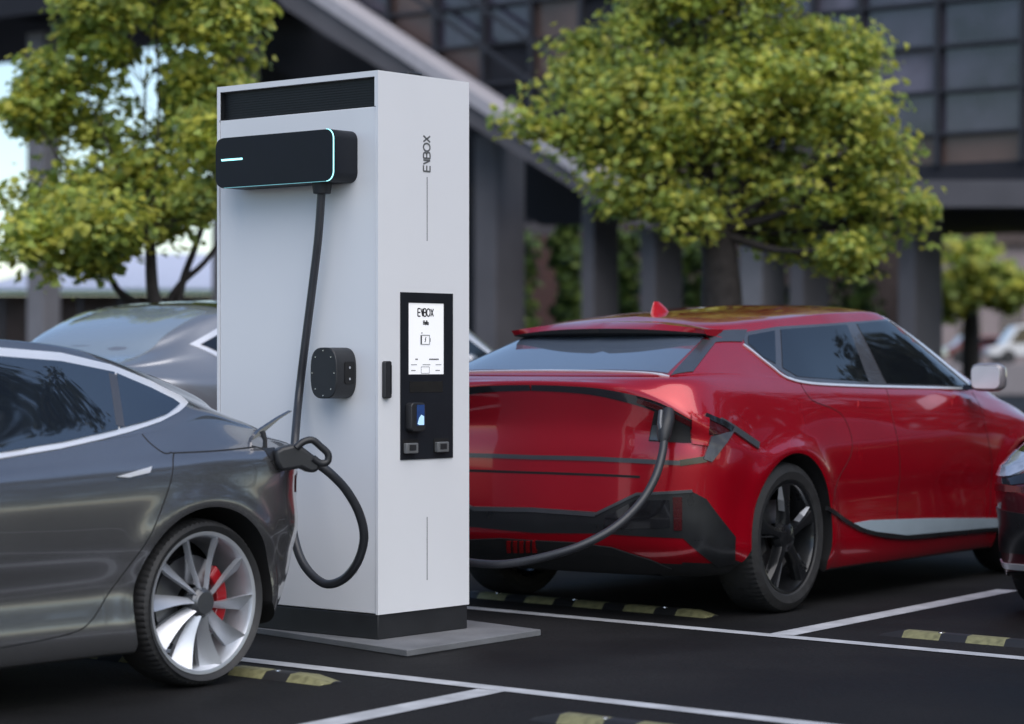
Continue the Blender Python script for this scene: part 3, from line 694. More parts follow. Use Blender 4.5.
# ================================================================== MAROON CAR at the right edge
mar = Car('parked_car', fast_rings(lambda z: z*1.12), Vector((5.18, 14.5, 0)), R(270-36.), [(0, .36, .40), (2.85, .36, .40)], M['maroon'], .385,
          'dark maroon car at the right edge of the photo, only its nose in view', 'car')
mar.fwd_face = -1
for wx in (0, 2.85):
    for sd in (1, -1): tyre_and_rim(mar, wx, sd, .36, .36, .25, 'five', yo=.92)
mar.panel('window', [(-.03, .8, 1.2), (.15, .8, 1.15), (1., .8, 1.07), (2.25, .8, 1.05), (2.35, .8, 1.06), (1.76, .7, 1.43), (1.3, .7, 1.47), (.6, .7, 1.42), (.2, .7, 1.33)], px=False, material=M['glass'], off=.007, cell=.06)
mar.panel('windscreen', [(2.6, 0, 1.11), (2.5, .6, 1.11), (1.85, .5, 1.48), (1.9, 0, 1.52)], px=False, d=(.5, 0, .87), sym=True, material=M['glass'], off=.005, cell=.06)
mar.panel('headlight', [(2.9, .88, .85), (3.2, .8, .87), (3.5, .5, .82), (3.55, .5, .69), (3.3, .8, .69), (3.05, .9, .73)], px=False, d=(.6, .8, 0), material=M['blackgloss'], off=.006, smooth=4)
mar.panel('headlight_lens', [(3.05, .88, .825), (3.25, .8, .835), (3.45, .55, .80), (3.45, .55, .72), (3.3, .8, .72), (3.12, .9, .75)], px=False, d=(.6, .8, 0), material=M['lamp_clear'], off=.012, smooth=4)
mar.panel('headlight_trim', [(3.0, .9, .70), (3.3, .8, .66), (3.6, .5, .66)], px=False, d=(.6, .8, 0), width=.03, material=M['blackgloss'], off=.006)
mar.panel('bumper_grille', [(3.35, .8, .56), (3.6, .5, .54), (3.6, .3, .34), (3.3, .8, .33)], px=False, d=(.7, .7, 0), material=M['clad'], off=.006)
mar.panel('bumper_lip', [(3.1, .9, .27), (3.4, .8, .26), (3.6, .4, .27)], px=False, d=(.7, .7, 0), width=.03, material=M['chrome'], off=.007)
mar.panel('grille', [(3.7, 0, .66), (3.6, .45, .64), (3.6, .4, .48), (3.7, 0, .46)], px=False, d=(1, 0, 0), sym=True, material=M['clad'], off=.006)
for sd in (1, -1): door_mirror(mar, 2.15, 1.0, 1.1, sd, M['maroon'])

# ================================================================== CHARGER
C = at(378, CY, 10.92); C.z = 0
aL = Vector((-.766, .643, 0)); aR = Vector((.643, .766, 0)); NL = -aR; NR = -aL    # left / right face directions
st = empty('charging_station', C); tag(st, 'tall white cabinet on a concrete pad, with lit screen and black charge box', 'charger')
# local frames: left face: x along aL, y = into the cabinet (aR), z up ; right face: x along aR, y = aL
XL = frame(Vector((0, 0, 0)), aL, aR); XR = frame(Vector((0, 0, 0)), aR, aL)
LW, RW, Z0, Z1 = 1.066, .631, .144, 2.624
g = G()
g.box(.006, LW-.006, .006, RW-.006, .03, Z0-.001, 0, XL); g.build('plinth', M['black'], st, bevel=.004)
# cabinet shell as frame and walls so the vent is a true recess
g = G(); vb, vt = 2.462, 2.597
g.box(0, LW, .03, RW, Z0, vb, 0, XL)
g.box(0, LW, .12, RW, vb, vt, 0, XL); g.box(0, LW, 0, RW, vt, Z1, 0, XL)
g.box(0, .022, 0, .12, vb, vt, 0, XL); g.box(LW-.022, LW, 0, .12, vb, vt, 0, XL)
g.box(0, .014, 0, .03, Z0, vb, 0, XL); g.box(LW-.014, LW, 0, .03, Z0, vb, 0, XL)
g.build('cabinet', M['white'], st)
g = G(); g.box(.019, LW-.019, .004, .026, Z0+.004, vb-.002, 0, XL); g.build('front_door', M['white'], st, bevel=.003)
g = G(); g.box(.0225, LW-.0225, .028, .118, vb+.001, vt-.001, 0, XL)
g.box(.0225, .025, .002, .0275, vb+.001, vt-.001, 0, XL); g.box(LW-.025, LW-.0225, .002, .0275, vb+.001, vt-.001, 0, XL)
g.build('vent', M['vent'], st)
g = G()
for k in range(11): z = vb+.008+k*.0118; g.box(.0255, LW-.0255, .0245, .0277, z, z+.003, 0, XL)
g.build('vent_louvre', M['vent'], st)
# writing on the right face, drawn as strokes, reading upwards
def strokes(name, segs, o, ux, uz, out, w, m, parent, t=.0015):
    g = G()
    for (x0, y0, x1, y1) in segs:
        a = Vector((x0, y0, 0)); b = Vector((x1, y1, 0)); d = (b-a).normalized(); n = Vector((-d.y, d.x, 0))*w/2; e = d*w*.5
        P = [a-n-e*0, b-n+e*0, b+n, a+n]
        for ii, q in enumerate(P): pass
        vs = [o+ux*q.x+uz*q.y+out*.0005 for q in P]+[o+ux*q.x+uz*q.y+out*(t) for q in P]
        g.add(vs, [(0, 1, 2, 3), (7, 6, 5, 4), (0, 4, 5, 1), (1, 5, 6, 2), (2, 6, 7, 3), (3, 7, 4, 0)])
    return g.build(name, m, parent)
def arc(cx, cy, rx, ry, a0, a1, n=8):
    pts = [(cx+rx*math.cos(R(a0+(a1-a0)*k/n)), cy+ry*math.sin(R(a0+(a1-a0)*k/n))) for k in range(n+1)]
    return [(*pts[k], *pts[k+1]) for k in range(n)]
def logo():   # letters 1 high; E V B O X with the V joined to the E as a slanted stroke and an upright
    s_ = [(0, 0, .62, 0), (0, 1, .62, 1), (0, .5, .62, .5), (.8, 1, 1.18, 0), (1.18, 0, 1.18, 1)]
    s_ = [(0, 0, .62, 0), (0, 1, .62, 1), (0, .5, .62, .5), (0, 0, 0, 1), (.78, 1, 1.2, 0), (1.2, 0, 1.2, 1)]
    s_ += [(1.42, 0, 1.42, 1), (1.42, 0, 1.85, 0), (1.42, .5, 1.85, .5), (1.42, 1, 1.83, 1)]+arc(1.85, .25, .22, .25, -90, 90)+arc(1.83, .75, .2, .25, -90, 90)
    s_ += arc(2.62, .5, .42, .5, 0, 360, 20)+[(3.2, 0, 3.85, 1), (3.2, 1, 3.85, 0)]
    return s_
k = .046
segs = [(a*k, b*k, c*k, d*k) for a, b, c, d in logo()]
segs = [(a*.93, b, c*.93, d) for a, b, c, d in segs]
strokes('logo', segs, C*0+aR*.353+Vector((0, 0, 2.183)), Vector((0, 0, 1)), -aR, NR, .0078, M['reader'], st)
g = G(); g.box(.3305, .3355, -.0012, .003, 1.859, 2.157, 0, XR); g.build('slot_line', M['slot'], st)
g = G(); g.box(.3305, .3355, -.0012, .003, .280, .574, 0, XR); g.build('slot_line', M['slot'], st)
# screen panel on the right face
g = G(); b0, b1, s0, s1 = .148, .509, .845, 1.617
for bx in ((b0, .200, s0, s1), (.447, b1, s0, s1), (.200, .447, 1.569, s1), (.200, .447, s0, 1.238)): g.box(bx[0], bx[1], -.006, .002, bx[2], bx[3], 0, XR)
sp = g.build('screen_panel', M['anthracite'], st)
g = G(); g.box(.2005, .4465, -.002, .002, 1.2385, 1.5685, 0, XR); sc_ = g.build('screen', M['screen'], st)
oS = aR*.2+Vector((0, 0, 1.24))+NR*.002
def ssc(w_, segs, x, y, sc, m=M['ink'], nm='screen_text'): return strokes(nm, [(a*sc, b*sc*1.25, c*sc, d*sc*1.25) for a, b, c, d in segs], oS+aR*x+Vector((0, 0, y)), aR, Vector((0, 0, 1)), NR, w_, m, sc_)
ssc(.006, logo(), .066, .268, .028)
hello = [(0, 0, 0, 1), (.5, 0, .5, 1), (0, .5, .5, .5)]+[(.75, .3, 1.1, .3)]+arc(.93, .3, .2, .3, 0, 300)+[(1.3, 0, 1.3, 1), (1.5, 0, 1.5, 1)]+arc(1.9, .3, .22, .3, 0, 360)
ssc(.0045, hello, .104, .228, .017, M['ink'])
ssc(.005, [(0, 0, 3.6, 0), (3.6, 0, 3.6, 2), (3.6, 2, 0, 2), (0, 2, 0, 0), (3.9, .6, 3.9, 1.4)], .086, .137, .017, M['inklight'], 'screen_icon')
ssc(.008, [(.25, .1, .25, 1.9)], .086, .137, .017, M['ink'], 'screen_icon'); ssc(.004, [(1.7, .5, 2.1, 1.1), (2.1, 1.1, 1.8, 1.1), (1.8, 1.1, 2.2, 1.6)], .086, .137, .017, M['ink'], 'screen_icon')
ssc(.004, [(0, 0, .5, 0)], .09, .190, .017, M['ink'])
for x, l in ((.05, 1.4), (.145, 4.2)): ssc(.0065, [(i*.5, 0, i*.5+.36, 0) for i in range(int(l/.5))], x, .068, .017, M['ink'])
for x, l in ((.02, 2.2), (.10, 3.), (.19, 2.2)): ssc(.005, [(i*.4, 0, i*.4+.28, 0) for i in range(int(l/.4)+1)], x, .043, .017, M['inklight'])
ssc(.003, [(-.5, 1, 4.2, 1), (-.5, -1, 4.2, -1), (-.5, -1, -.5, 1), (4.2, -1, 4.2, 1)], .095, .018, .012, M['inklight'], 'screen_icon')
for x in (.022, .19): ssc(.005, [(i*.5, 0, i*.5+.3, 0) for i in range(4)], x, .016, .015, M['ink'])
g = G(); g.box(.205, .435, -.0075, -.0055, 1.155, 1.205, 0, XR); g.build('camera_strip', M['blackgloss'], sp)
g = G(); g.prism(rrect(.176, .272, .975, 1.108, .02), -.046, -.0055, 0, XR); cr = g.build('card_reader', M['black'], sp, bevel=.004)
g = G(); g.box(.212, .262, -.0485, -.045, 1.003, 1.098, 0, XR); rs = g.build('reader_screen', M['bluescreen'], cr)
g = G(); g.prism([(.214, 1.01), (.225, 1.005), (.258, 1.005), (.258, 1.045), (.240, 1.052), (.225, 1.038)], -.0495, -.0483, 0, XR); g.build('reader_picture', M['paleblue'], rs)
for x0 in (.162, .375):
    g = G(); g.box(x0-.004, x0+.105, -.0075, -.0055, .872, .938, 0, XR); h_ = g.build('port_recess', M['gap'], sp)
    g = G(); g.box(x0, x0+.080, -.03, -.0073, .874, .922, 0, XR); p_ = g.build('scanner', M['reader'], h_, bevel=.004)
    g = G(); g.box(x0+.018, x0+.062, -.032, -.0295, .888, .914, 0, XR); g.build('scanner_window', M['black'], p_)
g = G(); g.prism(rrect(.024, .070, 1.130, 1.300, .010), -.022, -.001, 0, XR); h_ = g.build('door_handle', M['black'], st, bevel=.004)
g = G(); g.box(.060, .067, -.024, -.0215, 1.15, 1.28, 0, XR); g.build('handle_latch', M['anthracite'], h_)
g = G(); g.box(.30, .40, .09, .17, Z1-.001, Z1+.028, 0, XR); g.build('roof_antenna', M['black'], st, bevel=.004)
# black charge box on the left face
bx0, bx1, bz0, bz1, bp = .131, .912, 2.118, 2.356, .150
g = G(); g.prism(rrect(bx0, bx1, bz0, bz1, .045, 8), -bp+.006, .003, 0, XL); cb = g.build('charge_box', M['anthracite'], st, smooth=30)
g = G(); g.prism(rrect(bx0+.004, bx1-.004, bz0+.004, bz1-.004, .042, 8), -bp-.006, -bp+.0055, 0, XL); g.build('front_cover', M['anthracite'], cb, smooth=30)
out_ = rrect(bx0-.0005, bx1+.0005, bz0-.0005, bz1+.0005, .045, 8); inn_ = rrect(bx0+.0035, bx1-.0035, bz0+.0035, bz1-.0035, .0415, 8)
inn_ = rrect(bx0+.0015, bx1-.0015, bz0+.0015, bz1-.0015, .0435, 8)
g = G(); n = len(out_)
vs_ = [(p[0], -bp-.0065, p[1]) for p in out_]+[(p[0], -bp-.0015, p[1]) for p in out_]+[(p[0], -bp-.0065, p[1]) for p in inn_]
keep = [i for i in range(n) if out_[i][0] < bx0+.05]
fs_ = []
for i in range(n):
    j = (i+1) % n
    if i in keep and j in keep: fs_ += [(i, j, j+n, i+n), (i, i+2*n, j+2*n, j)]
# long bottom run of the light line
g.add(vs_, fs_, 0, XL); g.build('light_line', M['cyan'], cb)
g = G(); g.box(bx0+.05, bx1-.06, -bp-.005, -bp-.002, bz0-.001, bz0+.001, 0, XL); g.build('light_line', M['cyandim'], cb)
g = G(); g.box(.725, .868, -bp-.0085, -bp-.0055, 2.245, 2.254, 0, XL); g.build('status_light', M['cyan'], cb, bevel=.002)
# holster
g = G(); hc = (.222, 1.245)
def sq(rx, rz, n=40): return [(hc[0]+rx*math.copysign(abs(math.cos(2*math.pi*k/n))**.66, math.cos(2*math.pi*k/n)), hc[1]+rz*math.copysign(abs(math.sin(2*math.pi*k/n))**.66, math.sin(2*math.pi*k/n))) for k in range(n)]
g.prism(sq(.084, .117), -.128, .004, 0, XL); ho = g.build('cable_holster', M['black'], st, smooth=40, bevel=.004)
g = G()
for k in range(8):
    a = 2*math.pi*k/8+R(0); x_, z_ = hc[0]+.070*math.cos(a), hc[1]+.103*math.sin(a)
    g = G(); g.lathe([(.0001, -.1305), (.0035, -.1305), (.0035, -.126)], 10, 0, XL @ Matrix.Translation((x_, 0, z_))); g.build('screw', M['pin'], ho)
xs_ = hc[0]-.0835   # socket on the flank nearest the corner
g = G(); g.prism([(y, z) for y, z in rrect(-.075, -.012, hc[1]-.05, hc[1]+.052, .012)], -.001, .004, 0, XL @ frame(Vector((xs_, 0, 0)), Vector((0, 1, 0)), Vector((-1, 0, 0)))); so_ = g.build('holster_socket', M['gap'], ho)
for dz in (-.027, .025):
    g = G(); g.lathe([(.0001, 0), (.006, 0), (.006, .008)], 12, 0, XL @ Matrix.Translation((xs_-.005, -.045, hc[1]+dz)) @ Matrix.Rotation(R(-90), 4, 'Z')); g.build('pin', M['pin'], so_)
g = G(); g.lathe([(.0001, -.003), (.006, -.003), (.007, .006)], 12, 0, XL @ Matrix.Translation((.14, .004, .335))); g.build('lock_screw', M['pin'], st)

# cables
def cable(name, pts, r, label, nm=8):
    root = empty(name, pts[0]); tag(root, label, 'cable')
    g = G(); c = catmull([p-pts[0] for p in pts], nm); g.tube(c, r, 14); g.build('hose', M['cable'], root, smooth=60)
    return root
dpl = lambda u, extra: None
def onface(u, v, p):    # point at distance p in front of the left face, seen at (u, v)
    r = ray(u, 0); O = Vector((C.x, C.y, 0))+NL*p; t = O.dot(NL)/Vector((r.x, r.y, 0)).dot(NL); return at(u, v, t)
cp = [onface(322, 184, .085), onface(321, 200, .085), onface(318, 240, .08), onface(312, 290, .07), onface(305, 345, .065), onface(299, 395, .07)]
cp += [at(295, 440, 10.93), at(292, 490, 10.8), at(293, 530, 10.7), at(303, 563, 10.6), at(323, 583, 10.5), at(342, 580, 10.42), at(357, 563, 10.33), at(364, 538, 10.27), at(359, 513, 10.22), at(346, 490, 10.17), at(331, 474, 10.12), at(318, 464, 10.1)]
ca = cable('charging_cable', cp, .0195, 'black cable looping from the charge box on the white cabinet to the grey car')
g = G(); p0 = cp[0]; g.tube([Vector((0, 0, .012)), Vector((0, 0, -.006)), Vector((0, 0, -.045))], [.046, .046, .040], 20); g.build('cable_gland', M['black'], ca, smooth=40, bevel=.003)
# connector at the grey car
def plate(pxs, D, th, tang):
    """solid of thickness th whose middle plane stands upright along tang through depth D"""
    nrm = Vector((-tang.y, tang.x, 0)).normalized(); O = at(pxs[0][0], pxs[0][1], D); A = []
    for u, v in pxs:
        r = ray(u, v); t = (O-Vector((0, 0, H))).dot(nrm)/r.dot(nrm); A.append(r*t+Vector((0, 0, H)))
    return A, nrm
tang = Vector((.93, .37, 0)).normalized()
def solid(pxs, D, th, name, m, parent, bevel, origin, smooth_n=0):
    A, nrm = plate(pxs, D, th, tang); n = len(A)
    V = [p-nrm*th/2-origin for p in A]+[p+nrm*th/2-origin for p in A]
    g = G(); g.add(V, [tuple(range(n)), tuple(range(n, 2*n))[::-1]]+[(i, (i+1) % n, (i+1) % n+n, i+n) for i in range(n)])
    return g.build(name, m, parent, bevel=bevel, seg=3)
Dc = (tes.W @ tes.px(273, 456)).y-.0
cn = solid([(273, 451), (280, 447), (292, 444), (300, 446), (308, 452), (320, 461), (316, 471), (309, 473), (299, 468), (288, 470), (279, 471), (274, 462)], Dc, .075, 'connector', M['black'], ca, .014, cp[0])
A, nrm = plate([(296, 448), (303, 442), (312, 440), (320, 446), (328, 454), (327, 462), (320, 463), (313, 458)], Dc, .03, tang)
g = G(); g.tube(catmull([p-cp[0] for p in A], 4), [.015]*29, 10); g.build('connector_grip', M['black'], cn, smooth=60)
# cable to the red car
q0 = red.W @ red.px(663, 436)
rp = []
Dq = q0.y
po = [(664, 428, -.10), (664, 440, -.13), (662, 455, -.16), (655, 478, -.22), (640, 503, -.28), (615, 527, -.35), (580, 546, -.38), (540, 558, -.36), (505, 564, -.3), (475, 563, -.2), (450, 558, -.1), (425, 550, 0)]
rp = [at(u, v, Dq+d) for u, v, d in po]
cc = cable('charging_cable', rp, .0205, 'grey cable drooping from the rear of the red car to behind the cabinet')
g = G()
o_ = rp[0]
def rel(u, v, d): return at(u, v, Dq+d)-o_
g.tube([rel(668, 412, -.03), rel(667, 421, -.08), rel(664, 434, -.12), rel(663, 442, -.13)], [.034, .038, .036, .024], 14)
cg = g.build('connector', M['black'], cc, smooth=50)
g = G(); g.tube([rel(661, 411, -.08), rel(660, 424, -.12), rel(662, 436, -.13)], [.013, .015, .012], 10); g.build('connector_grip', M['greytrim'], cg, smooth=50)

# ================================================================== GROUND
g = G(); g.add([(-900, -300, 0), (900, -300, 0), (900, 1500, 0), (-900, 1500, 0)], [(0, 1, 2, 3)]); o = g.build('ground', M['asphalt']); tag(o, kind='structure')
A_, B_, E_ = gp(407, 650, .03), gp(541, 629.5, .03), gp(270, 629.5, .03)
dl = (E_-A_).normalized(); dr = B_-A_
P4 = [A_, B_, B_+dl*1.75, A_+dl*1.75]
g = G(); g.add([Vector((p.x, p.y, 0.0)) for p in P4]+[Vector((p.x, p.y, .03)) for p in P4], [(0, 1, 2, 3), (4, 5, 6, 7), (0, 4, 5, 1), (1, 5, 6, 2), (2, 6, 7, 3), (3, 7, 4, 0)])
o = g.build('concrete_pad', M['slab'], bevel=.004); tag(o, kind='structure')
def line(name, p, q, w, ext0=0, ext1=0):
    d = (q-p).normalized(); p = p-d*ext0; q = q+d*ext1; n = Vector((-d.y, d.x, 0))*w/2; z = Vector((0, 0, .004))
    L_ = (q-p).length; k = max(1, int(L_/.5)); g = G(); vs = []; fs = []
    for i in range(k+1):
        c = p+d*(L_*i/k); vs += [c-n+z, c+n+z]
    fs = [(2*i, 2*i+2, 2*i+3, 2*i+1) for i in range(k)]
    g.add(vs, fs); o = g.build(name, M['paint_line']); return tag(o, kind='structure')
l1a, l1b = gp(241, 660), gp(795, 723); l2a, l2b = gp(471, 608.5), gp(1024, 659)
line('bay_line', l1a, l1b, .10, 6, 4)
line('bay_line', l2a, l2b, .10, 7, 5)
d1 = (l1b-l1a).normalized()
def butt(p, q, w, len_, side_line_pt, dline):    # a line starting flush at the edge of another
    return line('bay_line', p, q, w, 0, len_)
j = gp(499, 689.4); k_ = gp(328, 724); dd = (k_-j).normalized(); line('bay_line', j+dd*.056, k_, .13, 0, 5)
j = gp(776, 636.4); k_ = gp(1008, 590.5); dd = (k_-j).normalized(); line('bay_line', j+dd*.056, k_, .13, 0, 0)
def stop(p, q, L_, label, flip):
    d = (q-p).normalized(); rz = math.atan2(d.y, d.x)
    p = p-d*flip; o = empty('wheel_stop', p, rz)
    g = G(); w0, w1, h = .072, .036, .028
    secs = [(flip, 0.2), (flip+.10, 1), (flip+L_-.10, 1), (flip+L_, .2)]
    vs = []
    for x, s_ in secs:
        vs += [(x, -w0, 0), (x, -w1*1.0, h*s_), (x, w1, h*s_), (x, w0, 0)]
    fs = []
    for i in range(3):
        for k in range(3): fs.append((i*4+k, i*4+k+1, (i+1)*4+k+1, (i+1)*4+k))
    fs += [(0, 3, 2, 1), (12, 13, 14, 15)]
    g.add(vs, fs); b = g.build('rubber_block', M['stripes'], o, bevel=.004)
    for x in (.3, L_/2+.03, L_-.3):
        g = G(); g.lathe([(.0001, 0), (.012, 0), (.013, .004)], 10, 0, Matrix.Translation((x+flip, 0, h+.003)) @ Matrix.Rotation(R(-90), 4, 'X')); g.build('bolt', M['pin'], o)
    tag(o, label, 'wheel stop', 'striped wheel stops'); return o
u1 = -d1; d2 = (l2b-l2a).normalized()
stop(gp(712, 617), gp(712, 617)-d2, 1.75, 'yellow and black striped wheel stop under the rear of the red car', 0)
stop(gp(331, 684), gp(331, 684)-d1, 1.75, 'yellow and black striped wheel stop beside the rear wheel of the grey car', 0)
stop(gp(886, 634), gp(886, 634)+d2, 1.75, 'yellow and black striped wheel stop below the nose of the maroon car', .225)
stop(gp(540, 718), gp(540, 718)+d1, 1.75, 'yellow and black striped wheel stop cut off by the bottom edge of the photo', .225)

# ================================================================== SURROUNDINGS
FA, FB = Vector((.814, -.581, 0)), Vector((.581, .814, 0))
FO = at(780, CY, 45.); FO.z = 0
FX = frame(FO, FA, FB)
def fp(u, v, dep=0.):     # point of the facade plane seen at (u, v): (along, up)
    O = FO+FB*dep; r = ray(u, v); t = (O-Vector((0, 0, 0))).dot(FB)/Vector((r.x, r.y, 0)).dot(FB)
    q = r*t; return ((Vector((q.x, q.y, 0))-O).dot(FA), q.z+H)
def fprism(g, pxs, d0, d1, dep=None, mi=0):
    dep = d0 if dep is None else dep
    g.prism([fp(u, v, dep) for u, v in pxs], d0, d1, mi, FX)
bld = empty('office_building', FO); tag(bld, 'grey concrete office building with a sloping beam and gridded glazing behind the trees', 'building')
Wb = wmat(bld).inverted()
def fbuild(g, name, m, parent, **k):
    g.v = [tuple(Vector(p)-FO) for p in g.v]; return g.build(name, m, parent, **k)
# sloping beam with a light coping
g = G(); fprism(g, [(262, -30), (292, -30), (313, -8), (592, 184), (650, 207), (650, 228), (612, 213), (473, 127), (285, 8), (250, -30)], -.9, .3); beam = fbuild(g, 'beam', M['concrete'], bld)
g = G(); fprism(g, [(284, -33), (298, -24), (598, 174), (660, 200), (660, 209), (592, 185), (300, -8)], -1.0, -.1); fbuild(g, 'coping', M['coping'], beam)
g = G(); fprism(g, [(640, 180), (1200, 180), (1200, 207), (640, 207)], -.9, 0); fbuild(g, 'parapet', M['concrete'], bld)
g = G(); x0, z0 = fp(600, 207); x1, z1 = fp(1200, 207); g.box(x0, x1, 0.01, 14, z0, z0+.5, 0, FX); g2 = fbuild(g, 'soffit', M['soffit'], bld)
# glazing: backing slab, mullions, panes
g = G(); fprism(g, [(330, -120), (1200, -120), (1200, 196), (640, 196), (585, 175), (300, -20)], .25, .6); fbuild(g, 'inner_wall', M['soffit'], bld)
zs = [fp(900, v)[1] for v in (180, 137, 95, 50, 6, -38, -82, -120)]
us = [300, 345, 390, 437, 485, 533, 583, 640, 700, 760, 815, 862, 939, 1024, 1110, 1200]
xs_ = [fp(u, 100)[0] for u in us]
def zline(x):   # height of the coping line at facade position x
    (xa, za), (xb, zb) = fp(305, -25), fp(598, 172)
    return za+(zb-za)*(x-xa)/(xb-xa) if x < xb else max(zb+(fp(660, 180)[1]-zb)*min(1, (x-xb)/1.2), fp(660, 180)[1])
rnd = random.Random(3)
for i in range(len(xs_)-1):
    for j in range(len(zs)-1):
        xa, xb, za, zb = xs_[i]+.04, xs_[i+1]-.04, zs[j]+.03, zs[j+1]-.03
        la, lb = zline(xa)+.02, zline(xb)+.02
        if zb <= min(la, lb)+.05: continue
        poly = [(xa, max(za, min(zb, la))), (xb, max(za, min(zb, lb))), (xb, zb), (xa, zb)]
        if la > zb: # clip corner
            f = (la-zb)/(la-lb) if la != lb else 0; poly = [(xa+(xb-xa)*f, zb), (xb, max(za, lb)), (xb, zb)]
            if lb >= zb: continue
        lowrow = us[i] < 640
        m = rnd.choice(['pane', 'pane', 'panebrown'] if (j > 2 and not lowrow) or (lowrow and j > 4) else (['panebrown', 'pane', 'panebrown', 'soffit'] if lowrow else ['pane', 'blind', 'panebrown']))
        if j > 1 and not lowrow: m = rnd.choice(['pane', 'blind', 'pane', 'blind'])
        if j == 0 and not lowrow: m = 'panebrown'
        g = G(); g.prism(poly, .05, .09, 0, FX); fbuild(g, 'window', M[m], bld)
for x in xs_[1:]:
    zl = max(zline(x), zs[0]); 
    g = G(); g.box(x-.045, x+.045, -.12, .12, zl, zs[-1], 0, FX); fbuild(g, 'mullion', M['mullion'], bld)
for z in zs[1:-1]:
    xs0 = xs_[0]
    for k in range(200):
        x = xs_[0]+k*.1
        if zline(x) < z: xs0 = x; break
    g = G(); g.box(xs0, xs_[-1], -.10, .10, z-.03, z+.03, 0, FX); fbuild(g, 'transom', M['mullion'], bld)
for dv in (42, 80):    # handrails of the stair behind the beam
    g = G(); fprism(g, [(318, -30-dv), (660, 212-dv), (660, 217-dv), (318, -25-dv)], -.45, -.38); fbuild(g, 'handrail', M['mullion'], bld)
# deep dark wall below the beam and upper-left slab
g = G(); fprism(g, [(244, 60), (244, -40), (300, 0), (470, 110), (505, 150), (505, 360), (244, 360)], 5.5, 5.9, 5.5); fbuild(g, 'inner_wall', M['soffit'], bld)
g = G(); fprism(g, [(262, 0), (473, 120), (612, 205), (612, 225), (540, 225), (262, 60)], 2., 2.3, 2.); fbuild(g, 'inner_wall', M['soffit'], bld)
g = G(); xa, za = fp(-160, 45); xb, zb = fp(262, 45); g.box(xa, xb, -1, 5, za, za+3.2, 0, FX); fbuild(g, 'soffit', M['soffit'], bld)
# columns: broad fins standing under the beam and slab
for u0, ut, w_, dp, m in ((470, 150, .55, .9, 'concrete'), (577, 195, .30, .8, 'concrete'), (636, 208, .35, .9, 'concrete'), (735, 208, .5, .8, 'concrete_lt'), (785, 208, .3, .9, 'concrete'), (894, 208, .35, 1.0, 'concrete'), (22, 45, .55, .5, 'concrete_lt'), (207, 45, .6, .8, 'concrete')):
    x, z = fp(u0, ut); g = G(); g.box(x, x+w_, .15, .15+dp*1.15, 0, z+.3, 0, FX); fbuild(g, 'column', M[m], bld, bevel=.02)
# court behind the columns
def wall(name, u0, u1, v0, dep, th, m, label, cat):
    (xa, za), (xb, _) = fp(u0, v0, dep), fp(u1, v0, dep)
    o_ = FO+FB*dep+FA*xa
    g = G(); g.box(0, xb-xa, 0, th, 0, za, 0, frame(Vector((0, 0, 0)), FA, FB)); o = g.build(name, m, None); o.location = o_
    return tag(o, label, cat)
wall('garden_wall', 470, 600, 238, 13, .5, M['brick'], 'dark red brick garden wall seen between the columns', 'wall')
wall('stone_ledge', 470, 612, 226, 13.8, .4, M['concrete'], 'grey stone ledge above the brick wall, behind the columns', 'wall')
wall('rear_wall', 600, 900, 225, 16, .5, M['brownwall'], 'dark brown rear wall behind the concrete columns', 'wall')
pv = empty('arched_house', FO+FB*19+FA*fp(470, 200, 19)[0]); tag(pv, 'dark house with arched openings behind the brick wall', 'house')
xa, za = fp(470, 140, 19); xb, _ = fp(640, 140, 19)
LX = frame(Vector((0, 0, 0)), FA, FB)
g = G(); g.box(0, xb-xa, 0, 3, 0, za, 0, LX); g.build('wall', M['concrete'], pv)
for k, (ua, ub) in enumerate(((507, 534), (543, 572), (585, 608))):
    p0, p1 = fp(ua, 180, 19)[0]-xa, fp(ub, 180, 19)[0]-xa; zt = fp(540, 196, 19)[1]; zb = fp(540, 240, 19)[1]; r_ = (p1-p0)/2
    g = G(); g.prism([(p0, zb), (p1, zb)]+[((p0+p1)/2+r_*math.cos(R(a)), zt+r_*math.sin(R(a))*.8) for a in range(0, 181, 15)], -.06, .02, 0, LX); g.build('window', M['soffit'], pv)

# ------------------------------------------------------------------ foliage
def leaves(g, c, rad, n, size, rn, flat=.75, nm=4):
    for _ in range(n):
        while True:
            p = Vector((rn.uniform(-1, 1), rn.uniform(-1, 1), rn.uniform(-1, 1)))
            if p.length <= 1: break
        p = p*rn.uniform(.85, 1.35)
        q = c+Vector((p.x*rad, p.y*rad, p.z*rad*flat))
        s_ = size*rn.uniform(.45, 1.45)
        nrm = (Vector((p.x*.7, p.y*.7, .8))+Vector((rn.gauss(0, .5), rn.gauss(0, .5), rn.gauss(0, .4)))).normalized()
        t = nrm.cross(Vector((rn.gauss(0, 1), rn.gauss(0, 1), rn.gauss(0, 1)))).normalized(); b = nrm.cross(t)
        dz = nrm*(-s_*.22)
        # lobed leaf, folded along its midrib
        V = [q-t*s_*.5, q+t*s_*.6, q+b*s_*.52+dz+t*s_*.18, q+b*s_*.30+dz*.6-t*s_*.36, q-b*s_*.52+dz+t*s_*.18, q-b*s_*.30+dz*.6-t*s_*.36]
        g.add(V, [(0, 1, 2, 3), (0, 5, 4, 1)], nm_pick(rn, nm))
def nm_pick(rn, nm):
    r = rn.random()
    return 0 if r < .34 else 1 if r < .68 else 2 if r < .88 else 3 if nm > 3 else 2
